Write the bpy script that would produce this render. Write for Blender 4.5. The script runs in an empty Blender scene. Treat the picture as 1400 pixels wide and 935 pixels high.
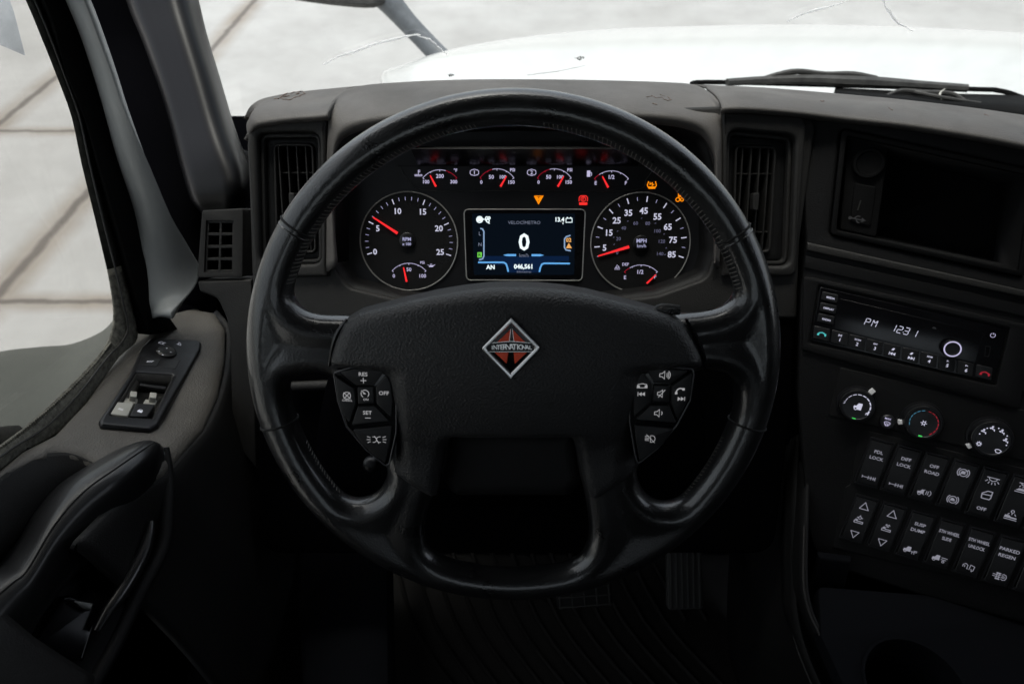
import bpy, math, random
import numpy as np
from mathutils import Vector, Matrix
from mathutils.geometry import tessellate_polygon, delaunay_2d_cdt
random.seed(7)
R = math.radians
sc = bpy.context.scene
col = sc.collection

# ------------------------------------------------------------------ camera
FPX = 933.33                      # focal length in photo pixels (24 mm on 36 mm)
PITCH = R(43)
EYE = Vector((0, 0, 2.5))
CP, SP = math.cos(PITCH), math.sin(PITCH)
cam = bpy.data.cameras.new('camera'); camo = bpy.data.objects.new('camera', cam); col.objects.link(camo)
cam.lens = 24; cam.sensor_width = 36; cam.clip_start = 0.02; cam.clip_end = 400
camo.location = EYE; camo.rotation_euler = (R(90) - PITCH, 0, 0)
cam.dof.use_dof = True; cam.dof.focus_distance = 0.67; cam.dof.aperture_fstop = 8.5
sc.camera = camo
# ------------------------------------------------------------------ world, sun, exposure
SUN_EL, SUN_AZ = R(78), R(-50)
w = bpy.data.worlds.new('World'); sc.world = w; w.use_nodes = True
nt = w.node_tree; bg = nt.nodes['Background']
sky = nt.nodes.new('ShaderNodeTexSky'); sky.sky_type = 'NISHITA'; sky.sun_disc = False
sky.sun_elevation = SUN_EL; sky.sun_rotation = SUN_AZ; sky.dust_density = 4; sky.air_density = 1.0; sky.ozone_density = 0.6
hs = nt.nodes.new('ShaderNodeHueSaturation'); hs.inputs['Saturation'].default_value = .40; nt.links.new(sky.outputs[0], hs.inputs['Color']); nt.links.new(hs.outputs[0], bg.inputs[0]); bg.inputs[1].default_value = 0.15
sl = bpy.data.lights.new('sun', 'SUN'); sl.energy = 0.9; sl.angle = R(22); sl.color = (1, .95, .88)
so = bpy.data.objects.new('sun', sl); col.objects.link(so)
sd = Vector((math.sin(SUN_AZ) * math.cos(SUN_EL), math.cos(SUN_AZ) * math.cos(SUN_EL), math.sin(SUN_EL)))
so.rotation_euler = sd.to_track_quat('Z', 'Y').to_euler(); so.location = (0, 0, 8)
EXPO = 0.95
sc.view_settings.view_transform = 'Standard'; sc.view_settings.look = 'None'
sc.view_settings.exposure = EXPO; sc.view_settings.gamma = 1
sc.cycles.max_bounces = 8; sc.cycles.transparent_max_bounces = 12
sc.cycles.use_denoising = True

# ------------------------------------------------------------------ pixel rays and frames
def ray(px, py):
    a = (px - 700) / FPX; b = (467.5 - py) / FPX
    return Vector((a, CP + b * SP, b * CP - SP))
def P(px, py, z): return EYE + ray(px, py) * z
def PX(px, py, X): r = ray(px, py); return EYE + r * (X / r.x)
def PZ(px, py, Z): r = ray(px, py); return EYE + r * ((Z - EYE.z) / r.z)

class Fr:
    def __init__(s, o, n, u):
        s.o = Vector(o); s.n = Vector(n).normalized(); u = Vector(u)
        s.u = (u - s.n * u.dot(s.n)).normalized(); s.v = s.n.cross(s.u)
    def W(s, a, b, h=0): return s.o + s.u * a + s.v * b + s.n * h
    def hit(s, px, py, h=0):
        r = ray(px, py); o = s.o + s.n * h
        return EYE + r * ((o - EYE).dot(s.n) / r.dot(s.n))
    def L(s, px, py, h=0):
        d = s.hit(px, py, h) - s.o; return (d.dot(s.u), d.dot(s.v))
    def LL(s, pts, h=0): return [s.L(x, y, h) for x, y in pts]
    def off(s, h): return Fr(s.o + s.n * h, s.n, s.u)

# ------------------------------------------------------------------ materials
def mat(name, base, rough=.5, bump=0, bscale=900, metal=0, emit=None, es=1, var=0, vscale=6, spec=.5, rvar=0, coat=0, var2=None, bkind='noise', detail=3):
    m = bpy.data.materials.new(name); m.use_nodes = True
    t = m.node_tree; b = t.nodes['Principled BSDF']; N = t.nodes.new; K = t.links.new
    b.inputs['Base Color'].default_value = (*base, 1); b.inputs['Roughness'].default_value = rough
    b.inputs['Metallic'].default_value = metal; b.inputs['Specular IOR Level'].default_value = spec
    if coat: b.inputs['Coat Weight'].default_value = coat; b.inputs['Coat Roughness'].default_value = .12
    geo = N('ShaderNodeNewGeometry')
    if emit:
        b.inputs['Emission Color'].default_value = (*emit, 1); b.inputs['Emission Strength'].default_value = es / 2 ** EXPO
    if var or rvar:
        n = N('ShaderNodeTexNoise'); n.inputs['Scale'].default_value = vscale; n.inputs['Detail'].default_value = 6; n.inputs['Roughness'].default_value = .65
        K(geo.outputs['Position'], n.inputs['Vector'])
        if var:
            mx = N('ShaderNodeMix'); mx.data_type = 'RGBA'
            c2 = var2 or tuple(min(1, c * (1 + var)) for c in base)
            mx.inputs[6].default_value = (*[c * (1 - var * .6) for c in base], 1); mx.inputs[7].default_value = (*c2, 1)
            rp = N('ShaderNodeMapRange'); rp.inputs[1].default_value = .35; rp.inputs[2].default_value = .68
            K(n.outputs[0], rp.inputs[0]); K(rp.outputs[0], mx.inputs[0]); K(mx.outputs[2], b.inputs['Base Color'])
        if rvar:
            rr = N('ShaderNodeMapRange'); rr.inputs[1].default_value = .3; rr.inputs[2].default_value = .7
            rr.inputs[3].default_value = rough - rvar; rr.inputs[4].default_value = rough + rvar
            n2 = N('ShaderNodeTexNoise'); n2.inputs['Scale'].default_value = vscale * 3; n2.inputs['Detail'].default_value = 8
            K(geo.outputs['Position'], n2.inputs['Vector']); K(n2.outputs[0], rr.inputs[0]); K(rr.outputs[0], b.inputs['Roughness'])
    if bump:
        if bkind == 'noise':
            n = N('ShaderNodeTexNoise'); n.inputs['Scale'].default_value = bscale; n.inputs['Detail'].default_value = detail; o = n.outputs[0]
        else:
            n = N('ShaderNodeTexVoronoi'); n.inputs['Scale'].default_value = bscale; n.feature = 'SMOOTH_F1'; o = n.outputs[0]
        K(geo.outputs['Position'], n.inputs['Vector'])
        bp = N('ShaderNodeBump'); bp.inputs['Strength'].default_value = bump; bp.inputs['Distance'].default_value = .0006
        K(o, bp.inputs['Height']); K(bp.outputs[0], b.inputs['Normal'])
    return m
M = {}
M['leather'] = mat('rim_leather', (.0075, .0075, .0080), .36, .45, 650, coat=.9, rvar=.12, vscale=9, bkind='vor', spec=.7)
M['seam'] = mat('seam_thread', (.004, .004, .004), .8)
M['thread'] = mat('stitch_thread', (.15, .14, .125), .5)
M['pad'] = mat('grained_pad', (.022, .0222, .023), .48, .9, 620, rvar=.05, vscale=20, bkind='vor', spec=.5)
M['edge'] = mat('edge_grey', (.07, .07, .075), .3)
M['armpad'] = mat('armrest_vinyl', (.010, .010, .0105), .42, .2, 900, coat=.35, rvar=.08)
M['hubplastic'] = mat('hub_cover_plastic', (.0065, .0065, .007), .6, .4, 700, bkind='vor', spec=.3)
M['pedal'] = mat('pedal_rubber', (.034, .033, .031), .6)
M['cubby'] = mat('cubby_plastic', (.0030, .0030, .0033), .62, .3, 800, spec=.15)
M['satin'] = mat('satin_black', (.0075, .0075, .009), .38, .15, 1500, rvar=.06, vscale=14)
M['button'] = mat('button_black', (.0105, .0105, .0115), .45, .15, 1800)
M['gloss'] = mat('piano_black', (.004, .004, .005), .18, rvar=.04, vscale=10)
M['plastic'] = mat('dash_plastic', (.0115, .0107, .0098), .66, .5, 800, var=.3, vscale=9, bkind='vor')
M['plastic_dark'] = mat('dark_plastic', (.0050, .0050, .0053), .6, .4, 800, bkind='vor', spec=.3)
M['console'] = mat('console_plastic', (.0055, .0055, .006), .6, .4, 800, bkind='vor', spec=.25)
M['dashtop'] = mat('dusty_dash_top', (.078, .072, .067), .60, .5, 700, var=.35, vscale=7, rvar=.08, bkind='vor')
M['sill'] = mat('door_sill_plastic', (.100, .092, .081), .55, .8, 600, var=.22, vscale=14, bkind='vor')
M['doorlow'] = mat('door_lower_plastic', (.0085, .0082, .008), .62, .5, 700, var=.2, bkind='vor', spec=.35)
M['pillar'] = mat('pillar_trim', (.0042, .0042, .0048), .36, .15, 800, bkind='vor', spec=.18)
M['trim_grey'] = mat('sail_trim_grey', (.34, .35, .345), .40, .2, 900, var=.12, vscale=8)
M['navy'] = mat('navy_paint', (.014, .021, .050), .32, rvar=.08)
M['rubber'] = mat('rubber_seal', (.0045, .0045, .0045), .75, .6, 300, spec=.08)
M['rubber_mid'] = mat('dull_rubber', (.032, .032, .028), .8, .8, 300, var=.7, vscale=70, spec=.1)
M['rubber_old'] = mat('weathered_rubber', (.105, .101, .084), .85, 1.0, 260, var=.5, vscale=150, var2=(.25, .24, .20), detail=8)
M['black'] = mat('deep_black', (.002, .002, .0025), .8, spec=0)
M['foot'] = mat('footwell_carpet', (.004, .004, .005), .9, .8, 300, spec=0)
M['mat'] = mat('floor_mat_rubber', (.0085, .0078, .007), .7, .3, 400, spec=.25)
M['blue_grey'] = mat('blue_grey_panel', (.0050, .0054, .0068), .8, spec=.04)
M['chrome'] = mat('chrome', (.96, .96, .95), .30, metal=1)
M['chrome_dim'] = mat('grey_metal_trim', (.16, .16, .15), .32, metal=.9)
M['ring'] = mat('gauge_ring', (.42, .41, .39), .35, metal=.5)
M['orange_enamel'] = mat('orange_enamel', (.95, .085, .025), .4)
M['hood'] = mat('white_paint', (.60, .60, .585), .25, coat=.4)
M['ivory'] = mat('bare_white_plastic', (.42, .41, .37), .5)
M['brown'] = mat('scuffed_brown', (.10, .065, .05), .5, var=.5, vscale=60)
M['metal_dark'] = mat('dusty_black_metal', (.030, .029, .027), .6, .5, 400, var=.6, vscale=40)
M['gravel_grey'] = mat('mirror_shell', (.13, .14, .15), .5, .5, 300, var=.25, vscale=30)
M['fairing'] = mat('fairing_grey', (.044, .047, .038), .55, var=.18, vscale=5)
M['headliner'] = mat('cab_liner', (.020, .020, .020), .9, spec=0)
M['print'] = mat('printed_grey', (.07, .07, .075), .6)
M['print_white_glow'] = mat('printed_white_glow', (.62, .62, .66), .6, emit=(.72, .75, .9), es=.30)  # white print given a faint glow of its own to show in the dark
M['lens'] = mat('white_marker', (.60, .60, .60), .5, emit=(1, 1, 1), es=.12)
def em(name, c, s): M[name] = mat(name, (.002, .002, .002), .8, emit=c, es=s, spec=0)
em('lit_white', (.80, .80, 1.0), .72)
em('lit_dim', (.62, .62, .95), .60)
em('lit_faint', (.5, .5, .8), .26)
em('lit_arc', (.70, .66, .95), .75)
em('lit_red', (1, .03, .035), 1.0)
em('lit_redarc', (.8, .02, .06), .45)
em('lit_orange', (1, .27, .004), 1.15)
em('lit_warn', (1, .035, .03), 1.0)
em('scr_white', (.85, .97, 1), 1.15)
em('scr_grey', (.55, .62, .85), .30)
em('scr_blue', (.16, .50, 1), .85)
em('scr_lblue', (.42, .62, .95), .60)
em('scr_navy', (.008, .034, .12), .36)
em('scr_dark', (.008, .018, .036), .22)
em('scr_green', (.22, .85, .10), .85)
em('scr_amber', (1, .48, .14), .85)
em('lit_green', (.08, .85, .15), .75)
em('lit_cyan', (.12, .75, .75), .65)
em('lit_hvacblue', (.12, .42, .62), .40)
em('lit_hvacred', (.75, .04, .07), .40)
em('lit_switch', (.72, .72, .86), .34)
em('lit_wheel', (.95, .95, .98), .35)

def glass(name, refl=.06, dirt=0.0, tint=(1, 1, 1)):
    m = bpy.data.materials.new(name); m.use_nodes = True; t = m.node_tree; t.nodes.clear()
    N = t.nodes.new; K = t.links.new
    out = N('ShaderNodeOutputMaterial'); tr = N('ShaderNodeBsdfTransparent'); tr.inputs[0].default_value = (*tint, 1)
    gl = N('ShaderNodeBsdfGlossy'); gl.inputs['Roughness'].default_value = .02
    df = N('ShaderNodeBsdfDiffuse'); df.inputs[0].default_value = (.6, .58, .54, 1)
    lf = N('ShaderNodeLayerWeight'); lf.inputs[0].default_value = .5; lw = N('ShaderNodeMapRange'); lw.inputs[1].default_value = .1; lw.inputs[2].default_value = 1.0; lw.inputs[3].default_value = .035; lw.inputs[4].default_value = .5; pw = N('ShaderNodeMath'); pw.operation = 'POWER'; pw.inputs[1].default_value = 3; K(lf.outputs['Facing'], pw.inputs[0]); K(pw.outputs[0], lw.inputs[0])
    m1 = N('ShaderNodeMixShader'); m2 = N('ShaderNodeMixShader')
    K(lw.outputs[0], m1.inputs[0]); K(tr.outputs[0], m1.inputs[1]); K(gl.outputs[0], m1.inputs[2])
    n = N('ShaderNodeTexNoise'); n.inputs['Scale'].default_value = 14; n.inputs['Detail'].default_value = 8
    geo = N('ShaderNodeNewGeometry'); K(geo.outputs['Position'], n.inputs['Vector'])
    mr = N('ShaderNodeMapRange'); mr.inputs[1].default_value = .45; mr.inputs[2].default_value = .8; mr.inputs[3].default_value = 0; mr.inputs[4].default_value = dirt
    K(n.outputs[0], mr.inputs[0]); K(mr.outputs[0], m2.inputs[0])
    K(m1.outputs[0], m2.inputs[1]); K(df.outputs[0], m2.inputs[2]); K(m2.outputs[0], out.inputs[0])
    return m
M['glass'] = glass('windshield_glass', dirt=.045, tint=(.95, .97, .96))
M['sideglass'] = glass('side_glass', dirt=.04, tint=(.83, .84, .82))
M['crack'] = bpy.data.materials.new('glass_crack'); M['crack'].use_nodes = True
_t = M['crack'].node_tree; _t.nodes.clear(); _o = _t.nodes.new('ShaderNodeOutputMaterial'); _a = _t.nodes.new('ShaderNodeBsdfTranslucent'); _b = _t.nodes.new('ShaderNodeBsdfDiffuse'); _m = _t.nodes.new('ShaderNodeMixShader')
_a.inputs[0].default_value = (.98, .98, .98, 1); _b.inputs[0].default_value = (.98, .98, .98, 1); _m.inputs[0].default_value = .35
_t.links.new(_a.outputs[0], _m.inputs[1]); _t.links.new(_b.outputs[0], _m.inputs[2]); _t.links.new(_m.outputs[0], _o.inputs[0])

# ------------------------------------------------------------------ mesh builder
def smoothpoly(pts, r, seg=5):
    """round the corners of a 2D polygon; r a number or a list"""
    n = len(pts); out = []
    for i in range(n):
        p0, p, p1 = (Vector(pts[(i + k) % n]) for k in (-1, 0, 1))
        ri = r[i] if isinstance(r, (list, tuple)) else r
        a, b = (p0 - p), (p1 - p); la, lb = a.length, b.length
        if ri <= 0 or la < 1e-7 or lb < 1e-7: out.append(tuple(p)); continue
        a /= la; b /= lb
        ang = math.acos(max(-1, min(1, a.dot(b))))
        if ang > 3.05: out.append(tuple(p)); continue
        t = min(ri / math.tan(ang / 2), la * .48, lb * .48)
        A, B = p + a * t, p + b * t
        for k in range(seg + 1):
            s = k / seg; out.append(tuple(A * (1 - s) ** 2 + p * 2 * s * (1 - s) + B * s * s))
    return out
def catmull(pts, k=6, closed=False):
    pts = [Vector(p) for p in pts]; n = len(pts); out = []
    if n < 3:
        return [pts[0].lerp(pts[1], i / k) for i in range(k + 1)] if n == 2 else pts
    for i in range(n if closed else n - 1):
        g = (lambda j: pts[j % n]) if closed else (lambda j: pts[max(0, min(n - 1, j))])
        p0, p1, p2, p3 = g(i - 1), g(i), g(i + 1), g(i + 2)
        for q in range(k):
            t = q / k; t2 = t * t; t3 = t2 * t
            out.append(.5 * ((2 * p1) + (p2 - p0) * t + (2 * p0 - 5 * p1 + 4 * p2 - p3) * t2 + (3 * p1 - p0 - 3 * p2 + p3) * t3))
    if not closed: out.append(pts[-1].copy())
    return out
def area2(p): return sum(p[i][0] * p[(i + 1) % len(p)][1] - p[(i + 1) % len(p)][0] * p[i][1] for i in range(len(p))) / 2
def ccw(p): p = [tuple(q)[:2] for q in p]; return p if area2(p) > 0 else p[::-1]
def inset(pts, d):
    n = len(pts); out = []
    for i in range(n):
        p0, p, p1 = (Vector(pts[(i + k) % n]) for k in (-1, 0, 1))
        e0, e1 = (p - p0), (p1 - p)
        if e0.length < 1e-9: e0 = e1
        if e1.length < 1e-9: e1 = e0
        e0.normalize(); e1.normalize()
        n0, n1 = Vector((-e0.y, e0.x)), Vector((-e1.y, e1.x))
        m = n0 + n1
        if m.length < 1e-6: m = n0
        m.normalize(); c = max(.4, m.dot(n0)); out.append(tuple(p + m * (d / c)))
    return out
def resample(pts, sp, closed=True):
    out = []; n = len(pts)
    for i in range(n if closed else n - 1):
        a, b = Vector(pts[i]), Vector(pts[(i + 1) % n]); k = max(1, int(math.ceil((b - a).length / sp)))
        for q in range(k): out.append(tuple(a.lerp(b, q / k)))
    if not closed: out.append(tuple(pts[-1]))
    return out
def segdist(Q, loops):
    Q = np.asarray(Q, float); D = np.full(len(Q), 1e9)
    for lp in loops:
        A = np.asarray(lp, float); B = np.roll(A, -1, 0); AB = B - A; L2 = (AB ** 2).sum(1) + 1e-18
        for s in range(0, len(Q), 1500):
            q = Q[s:s + 1500, None, :]; t = np.clip(((q - A) * AB).sum(2) / L2, 0, 1)
            D[s:s + 1500] = np.minimum(D[s:s + 1500], np.sqrt((((A + t[..., None] * AB) - q) ** 2).sum(2)).min(1))
    return D
def inside(Q, loop):
    A = np.asarray(loop, float); B = np.roll(A, -1, 0); x = Q[:, 0][:, None]; y = Q[:, 1][:, None]
    c = (A[:, 1] > y) != (B[:, 1] > y)
    with np.errstate(divide='ignore', invalid='ignore'):
        xi = (B[:, 0] - A[:, 0]) * (y - A[:, 1]) / (B[:, 1] - A[:, 1]) + A[:, 0]
    return ((c & (x < xi)).sum(1) % 2) == 1

_txt = {}
def textmesh(s, bold=0.0):
    k = (s, bold)
    if k not in _txt:
        c = bpy.data.curves.new('t', 'FONT'); c.body = s; c.size = 1; c.align_x = 'CENTER'; c.resolution_u = 2; c.offset = bold; c.space_line = .92
        c.fill_mode = 'FRONT'
        o = bpy.data.objects.new('t', c); col.objects.link(o)
        dg = bpy.context.evaluated_depsgraph_get(); me = bpy.data.meshes.new_from_object(o.evaluated_get(dg))
        V = [(v.co.x, v.co.y) for v in me.vertices]; F = [tuple(p.vertices) for p in me.polygons]
        bpy.data.objects.remove(o); bpy.data.curves.remove(c); bpy.data.meshes.remove(me)
        ys = [v[1] for v in V]; yc = (max(ys) + min(ys)) / 2
        _txt[k] = ([(x, y - yc) for x, y in V], F)
    return _txt[k]

class MB:
    def __init__(s): s.v = []; s.f = []
    def add(s, vs, fs):
        b = len(s.v); s.v += [Vector(q) for q in vs]; s.f += [tuple(i + b for i in f) for f in fs]; return s
    def prism(s, fr, pts, h0, h1, bev=0, seg=3, back=True):
        pts = ccw(pts); n = len(pts); rings = [(pts, h0)]
        if bev:
            sg = 1 if h1 > h0 else -1
            for k in range(seg + 1):
                t = k / seg * math.pi / 2
                rings.append((inset(pts, bev * (1 - math.cos(t))), h1 - sg * bev * (1 - math.sin(t))))
        else: rings.append((pts, h1))
        vs = []; fs = []
        for rg, h in rings: vs += [fr.W(a, b, h) for a, b in rg]
        for k in range(len(rings) - 1):
            for i in range(n):
                j = (i + 1) % n; fs.append((k * n + i, k * n + j, (k + 1) * n + j, (k + 1) * n + i))
        last = rings[-1][0]
        for t in tessellate_polygon([[Vector((a, b, 0)) for a, b in last]]): fs.append(tuple((len(rings) - 1) * n + i for i in t))
        if back:
            for t in tessellate_polygon([[Vector((a, b, 0)) for a, b in pts]]): fs.append(tuple(reversed(t)))
        return s.add(vs, fs)
    def plate(s, fr, outer, holes, h0, h1, bev=0, seg=2):
        """slab with through holes, edges of the top rounded"""
        outer = ccw(outer); holes = [ccw(h)[::-1] for h in holes]; loops = [outer] + holes
        def rings(lp):
            out = [(lp, h0)]
            if bev:
                for k in range(seg + 1):
                    t = k / seg * math.pi / 2; out.append((inset(lp, bev * (1 - math.cos(t))), h1 - bev * (1 - math.sin(t))))
            else: out.append((lp, h1))
            return out
        vs = []; fs = []; tops = []; bots = []
        for lp in loops:
            rg = rings(lp); n = len(lp); b = len(vs)
            for q, h in rg: vs += [fr.W(x, y, h) for x, y in q]
            for k in range(len(rg) - 1):
                for i in range(n):
                    j = (i + 1) % n; fs.append((b + k * n + i, b + k * n + j, b + (k + 1) * n + j, b + (k + 1) * n + i))
            tops.append((rg[-1][0], b + (len(rg) - 1) * n)); bots.append((lp, b))
        for which, flip in ((tops, 0), (bots, 1)):
            idx = []
            for lp, b in which: idx += [b + i for i in range(len(lp))]
            for t in tessellate_polygon([[Vector((x, y, 0)) for x, y in lp] for lp, b in which]):
                f = tuple(idx[i] for i in t); fs.append(f[::-1] if flip else f)
        return s.add(vs, fs)
    def flat(s, fr, pts, h): 
        pts = ccw(pts); return s.add([fr.W(a, b, h) for a, b in pts], [tuple(t) for t in tessellate_polygon([[Vector((a, b, 0)) for a, b in pts]])])
    def box(s, x0, x1, y0, y1, z0, z1):
        v = [(x, y, z) for z in (z0, z1) for y in (y0, y1) for x in (x0, x1)]
        return s.add(v, [(0, 2, 3, 1), (4, 5, 7, 6), (0, 1, 5, 4), (2, 6, 7, 3), (0, 4, 6, 2), (1, 3, 7, 5)])
    def fbox(s, fr, a0, a1, b0, b1, h0, h1, bev=0): return s.prism(fr, [(a0, b0), (a1, b0), (a1, b1), (a0, b1)], h0, h1, bev)
    def tube(s, path, r, n=12, sub=0, closed=False, squash=None, up=None, caps=True):
        path = [Vector(p) for p in path]
        rr = r if isinstance(r, (list, tuple)) else [r] * len(path)
        if sub:
            m = len(path); path2 = catmull(path, sub, closed); rv = [Vector((x, 0, 0)) for x in rr]; rr = [q.x for q in catmull(rv, sub, closed)]; path = path2
        m = len(path); vs = []; fs = []; X = None
        for i, p in enumerate(path):
            a = path[(i - 1) % m] if closed or i else p; b = path[(i + 1) % m] if closed or i < m - 1 else p
            T = (b - a).normalized()
            ref = Vector(up) if up else (X or (Vector((0, 0, 1)) if abs(T.z) < .9 else Vector((1, 0, 0))))
            X = (ref - T * ref.dot(T)).normalized(); Y = T.cross(X)
            q = squash or 1
            for k in range(n):
                t = 2 * math.pi * k / n; vs.append(p + X * math.cos(t) * rr[i] * q + Y * math.sin(t) * rr[i])
        for i in range(m if closed else m - 1):
            for k in range(n):
                a, b = i * n + k, i * n + (k + 1) % n; c, d = ((i + 1) % m) * n + (k + 1) % n, ((i + 1) % m) * n + k
                fs.append((a, b, c, d))
        if caps and not closed: fs += [tuple(range(n))[::-1], tuple(range((m - 1) * n, m * n))]
        return s.add(vs, fs)
    def ring(s, fr, c, r, tr, seg=48, n=8, h=0, a0=0, a1=360, squash=1):
        cl = abs(a1 - a0) >= 360; k = seg if cl else seg + 1
        pts = [fr.W(c[0] + r * math.cos(R(a0 + (a1 - a0) * i / seg)), c[1] + r * math.sin(R(a0 + (a1 - a0) * i / seg)), h) for i in range(k)]
        return s.tube(pts, tr, n, closed=cl, up=fr.n, squash=squash)
    def lathe(s, fr, c, prof, seg=40):
        vs = []; fs = []; m = len(prof)
        for i in range(seg):
            t = 2 * math.pi * i / seg
            for r, h in prof: vs.append(fr.W(c[0] + r * math.cos(t), c[1] + r * math.sin(t), h))
        for i in range(seg):
            j = (i + 1) % seg
            for k in range(m - 1): fs.append((i * m + k, j * m + k, j * m + k + 1, i * m + k + 1))
        if prof[-1][0] > 1e-6: fs.append(tuple(i * m + m - 1 for i in range(seg)))
        return s.add(vs, fs)
    def loft(s, rows, ku=4, kv=4, closed=False, smooth=True):
        """rows: list of equal-length lists of points"""
        if smooth:
            g = [catmull(r, ku, closed) for r in rows]
            cols = [catmull([g[i][j] for i in range(len(g))], kv) for j in range(len(g[0]))]
            g = [[cols[j][i] for j in range(len(cols))] for i in range(len(cols[0]))]
        else: g = rows
        n = len(g[0]); vs = [p for r in g for p in r]; fs = []
        for i in range(len(g) - 1):
            for j in range(n if closed else n - 1):
                k = (j + 1) % n; fs.append((i * n + j, i * n + k, (i + 1) * n + k, (i + 1) * n + j))
        return s.add(vs, fs)
    def patch(s, fr, outer, holes, hf, sp, rings=(.0004, .0015, .0035, .0065, .0105), back=None, wall=None):
        """height field over a traced outline: hf(x, y, d) with d = distance to the outline"""
        loops = [resample(ccw(outer), sp * .8)] + [resample(ccw(h), sp * .8)[::-1] for h in holes]
        cand = []
        for lp in loops:
            for d in rings: cand += inset(lp, d)
        cand = np.array(cand); keep = []
        dd = segdist(cand, loops); k = 0
        for lp in loops:
            for d in rings:
                m = len(lp); keep += [i for i in range(k, k + m) if dd[i] > d * .93]; k += m
        ringp = cand[keep]
        xs = [p[0] for p in loops[0]]; ys = [p[1] for p in loops[0]]
        gx, gy = np.meshgrid(np.arange(min(xs), max(xs), sp), np.arange(min(ys), max(ys), sp * .87)); gx = gx + (np.arange(gx.shape[0]) % 2)[:, None] * sp / 2
        G = np.stack([gx.ravel(), gy.ravel()], 1); ok = inside(G, loops[0])
        for h in loops[1:]: ok &= ~inside(G, h)
        G = G[ok]; G = G[segdist(G, loops) > rings[-1] + sp * .5]
        ok = inside(ringp, loops[0])
        for h in loops[1:]: ok &= ~inside(ringp, h)
        pts = [p for lp in loops for p in lp]; nb = len(pts); edges = []; b = 0
        for lp in loops:
            edges += [(b + i, b + (i + 1) % len(lp)) for i in range(len(lp))]; b += len(lp)
        pts += [tuple(p) for p in ringp[ok]] + [tuple(p) for p in G]
        r = delaunay_2d_cdt([Vector(p) for p in pts], edges, [], 1, 1e-7)
        V = np.array([(p[0], p[1]) for p in r[0]]); D = segdist(V, loops); F = [tuple(f) for f in r[2]]
        Cn = np.array([V[list(f)].mean(0) for f in F]); ok = inside(Cn, loops[0])
        for h in loops[1:]: ok &= ~inside(Cn, h)
        F = [f for f, o_ in zip(F, ok) if o_]
        front = [fr.W(V[i][0], V[i][1], hf(V[i][0], V[i][1], D[i])) for i in range(len(V))]
        s.add(front, F)
        if back is not None:
            s.add([fr.W(V[i][0], V[i][1], back(V[i][0], V[i][1], D[i])) for i in range(len(V))], [f[::-1] for f in F])
        if wall is not None:
            for lp in loops:
                n = len(lp); vs = [fr.W(x, y, hf(x, y, 0)) for x, y in lp] + [fr.W(x, y, min(wall, hf(x, y, 0) - .004)) for x, y in lp]
                s.add(vs, [(i, n + i, n + (i + 1) % n, (i + 1) % n) for i in range(n)])
        return s
    def text(s, fr, c, size, string, rot=0, h=.0006, bold=.0, sx=1.0, th=0):
        V, F = textmesh(string, bold); size = size / .73; cr, sr = math.cos(R(rot)), math.sin(R(rot))
        pts = [(c[0] + (x * sx * cr - y * sr) * size, c[1] + (x * sx * sr + y * cr) * size) for x, y in V]
        s.add([fr.W(a, b, h) for a, b in pts], F)
        return s
    def stroke(s, fr, pts, wd, h=.0006, closed=False):
        pts = [Vector(p) for p in pts]; n = len(pts); vs = []; fs = []
        for i in range(n):
            a = pts[(i - 1) % n] if closed or i else pts[i]; b = pts[(i + 1) % n] if closed or i < n - 1 else pts[i]
            t0 = (pts[i] - a); t1 = (b - pts[i])
            if t0.length > 1e-9: t0.normalize()
            if t1.length > 1e-9: t1.normalize()
            t = (t0 + t1); t = t.normalized() if t.length > 1e-6 else (t0 if t0.length else t1)
            nn = Vector((-t.y, t.x)); c = max(.5, abs(t.dot(t1 if t1.length else t0))); nn *= wd / 2 / c
            vs += [fr.W(*(pts[i] + nn), h), fr.W(*(pts[i] - nn), h)]
        for i in range(n if closed else n - 1):
            j = (i + 1) % n; fs.append((2 * i, 2 * i + 1, 2 * j + 1, 2 * j))
        return s.add(vs, fs)
    def arc(s, fr, c, r, a0, a1, wd, h=.0006, seg=24, ry=None):
        ry = ry or r
        return s.stroke(fr, [(c[0] + r * math.cos(R(a0 + (a1 - a0) * i / seg)), c[1] + ry * math.sin(R(a0 + (a1 - a0) * i / seg))) for i in range(seg + 1)], wd, h)
    def icon(s, fr, c, sz, strokes, wd=.09, h=.0006):
        for st in strokes:
            if st[0] == 'o': s.arc(fr, (c[0] + st[1] * sz, c[1] + st[2] * sz), st[3] * sz, st[4] if len(st) > 4 else 0, st[5] if len(st) > 5 else 360, wd * sz, h, 20)
            elif st[0] == 'f': s.flat(fr, [(c[0] + x * sz, c[1] + y * sz) for x, y in st[1]], h)
            else: s.stroke(fr, [(c[0] + x * sz, c[1] + y * sz) for x, y in st], wd * sz, h)
        return s
    def build(s, name, m, parent=None, flat=False, angle=40, solid=0, label=None, weld=False):
        me = bpy.data.meshes.new(name)
        lo = Vector([min(v[i] for v in s.v) for i in range(3)]); hi = Vector([max(v[i] for v in s.v) for i in range(3)]); c = (lo + hi) / 2
        me.from_pydata([v - c for v in s.v], [], s.f); me.validate(); me.update()
        if weld:
            import bmesh
            bm = bmesh.new(); bm.from_mesh(me); bmesh.ops.remove_doubles(bm, verts=bm.verts, dist=2e-5); bm.to_mesh(me); bm.free()
        if not flat:
            me.polygons.foreach_set('use_smooth', [True] * len(me.polygons)); me.set_sharp_from_angle(angle=R(angle))
        me.materials.append(m if not isinstance(m, str) else M[m])
        o = bpy.data.objects.new(name, me); col.objects.link(o)
        W = worldloc(parent) if parent else Vector((0, 0, 0))
        if parent: o.parent = parent
        o.location = c - W
        if solid:
            md = o.modifiers.new('thickness', 'SOLIDIFY'); md.thickness = abs(solid); md.offset = 1 if solid > 0 else -1
        if label: o['label'] = label
        return o
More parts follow.
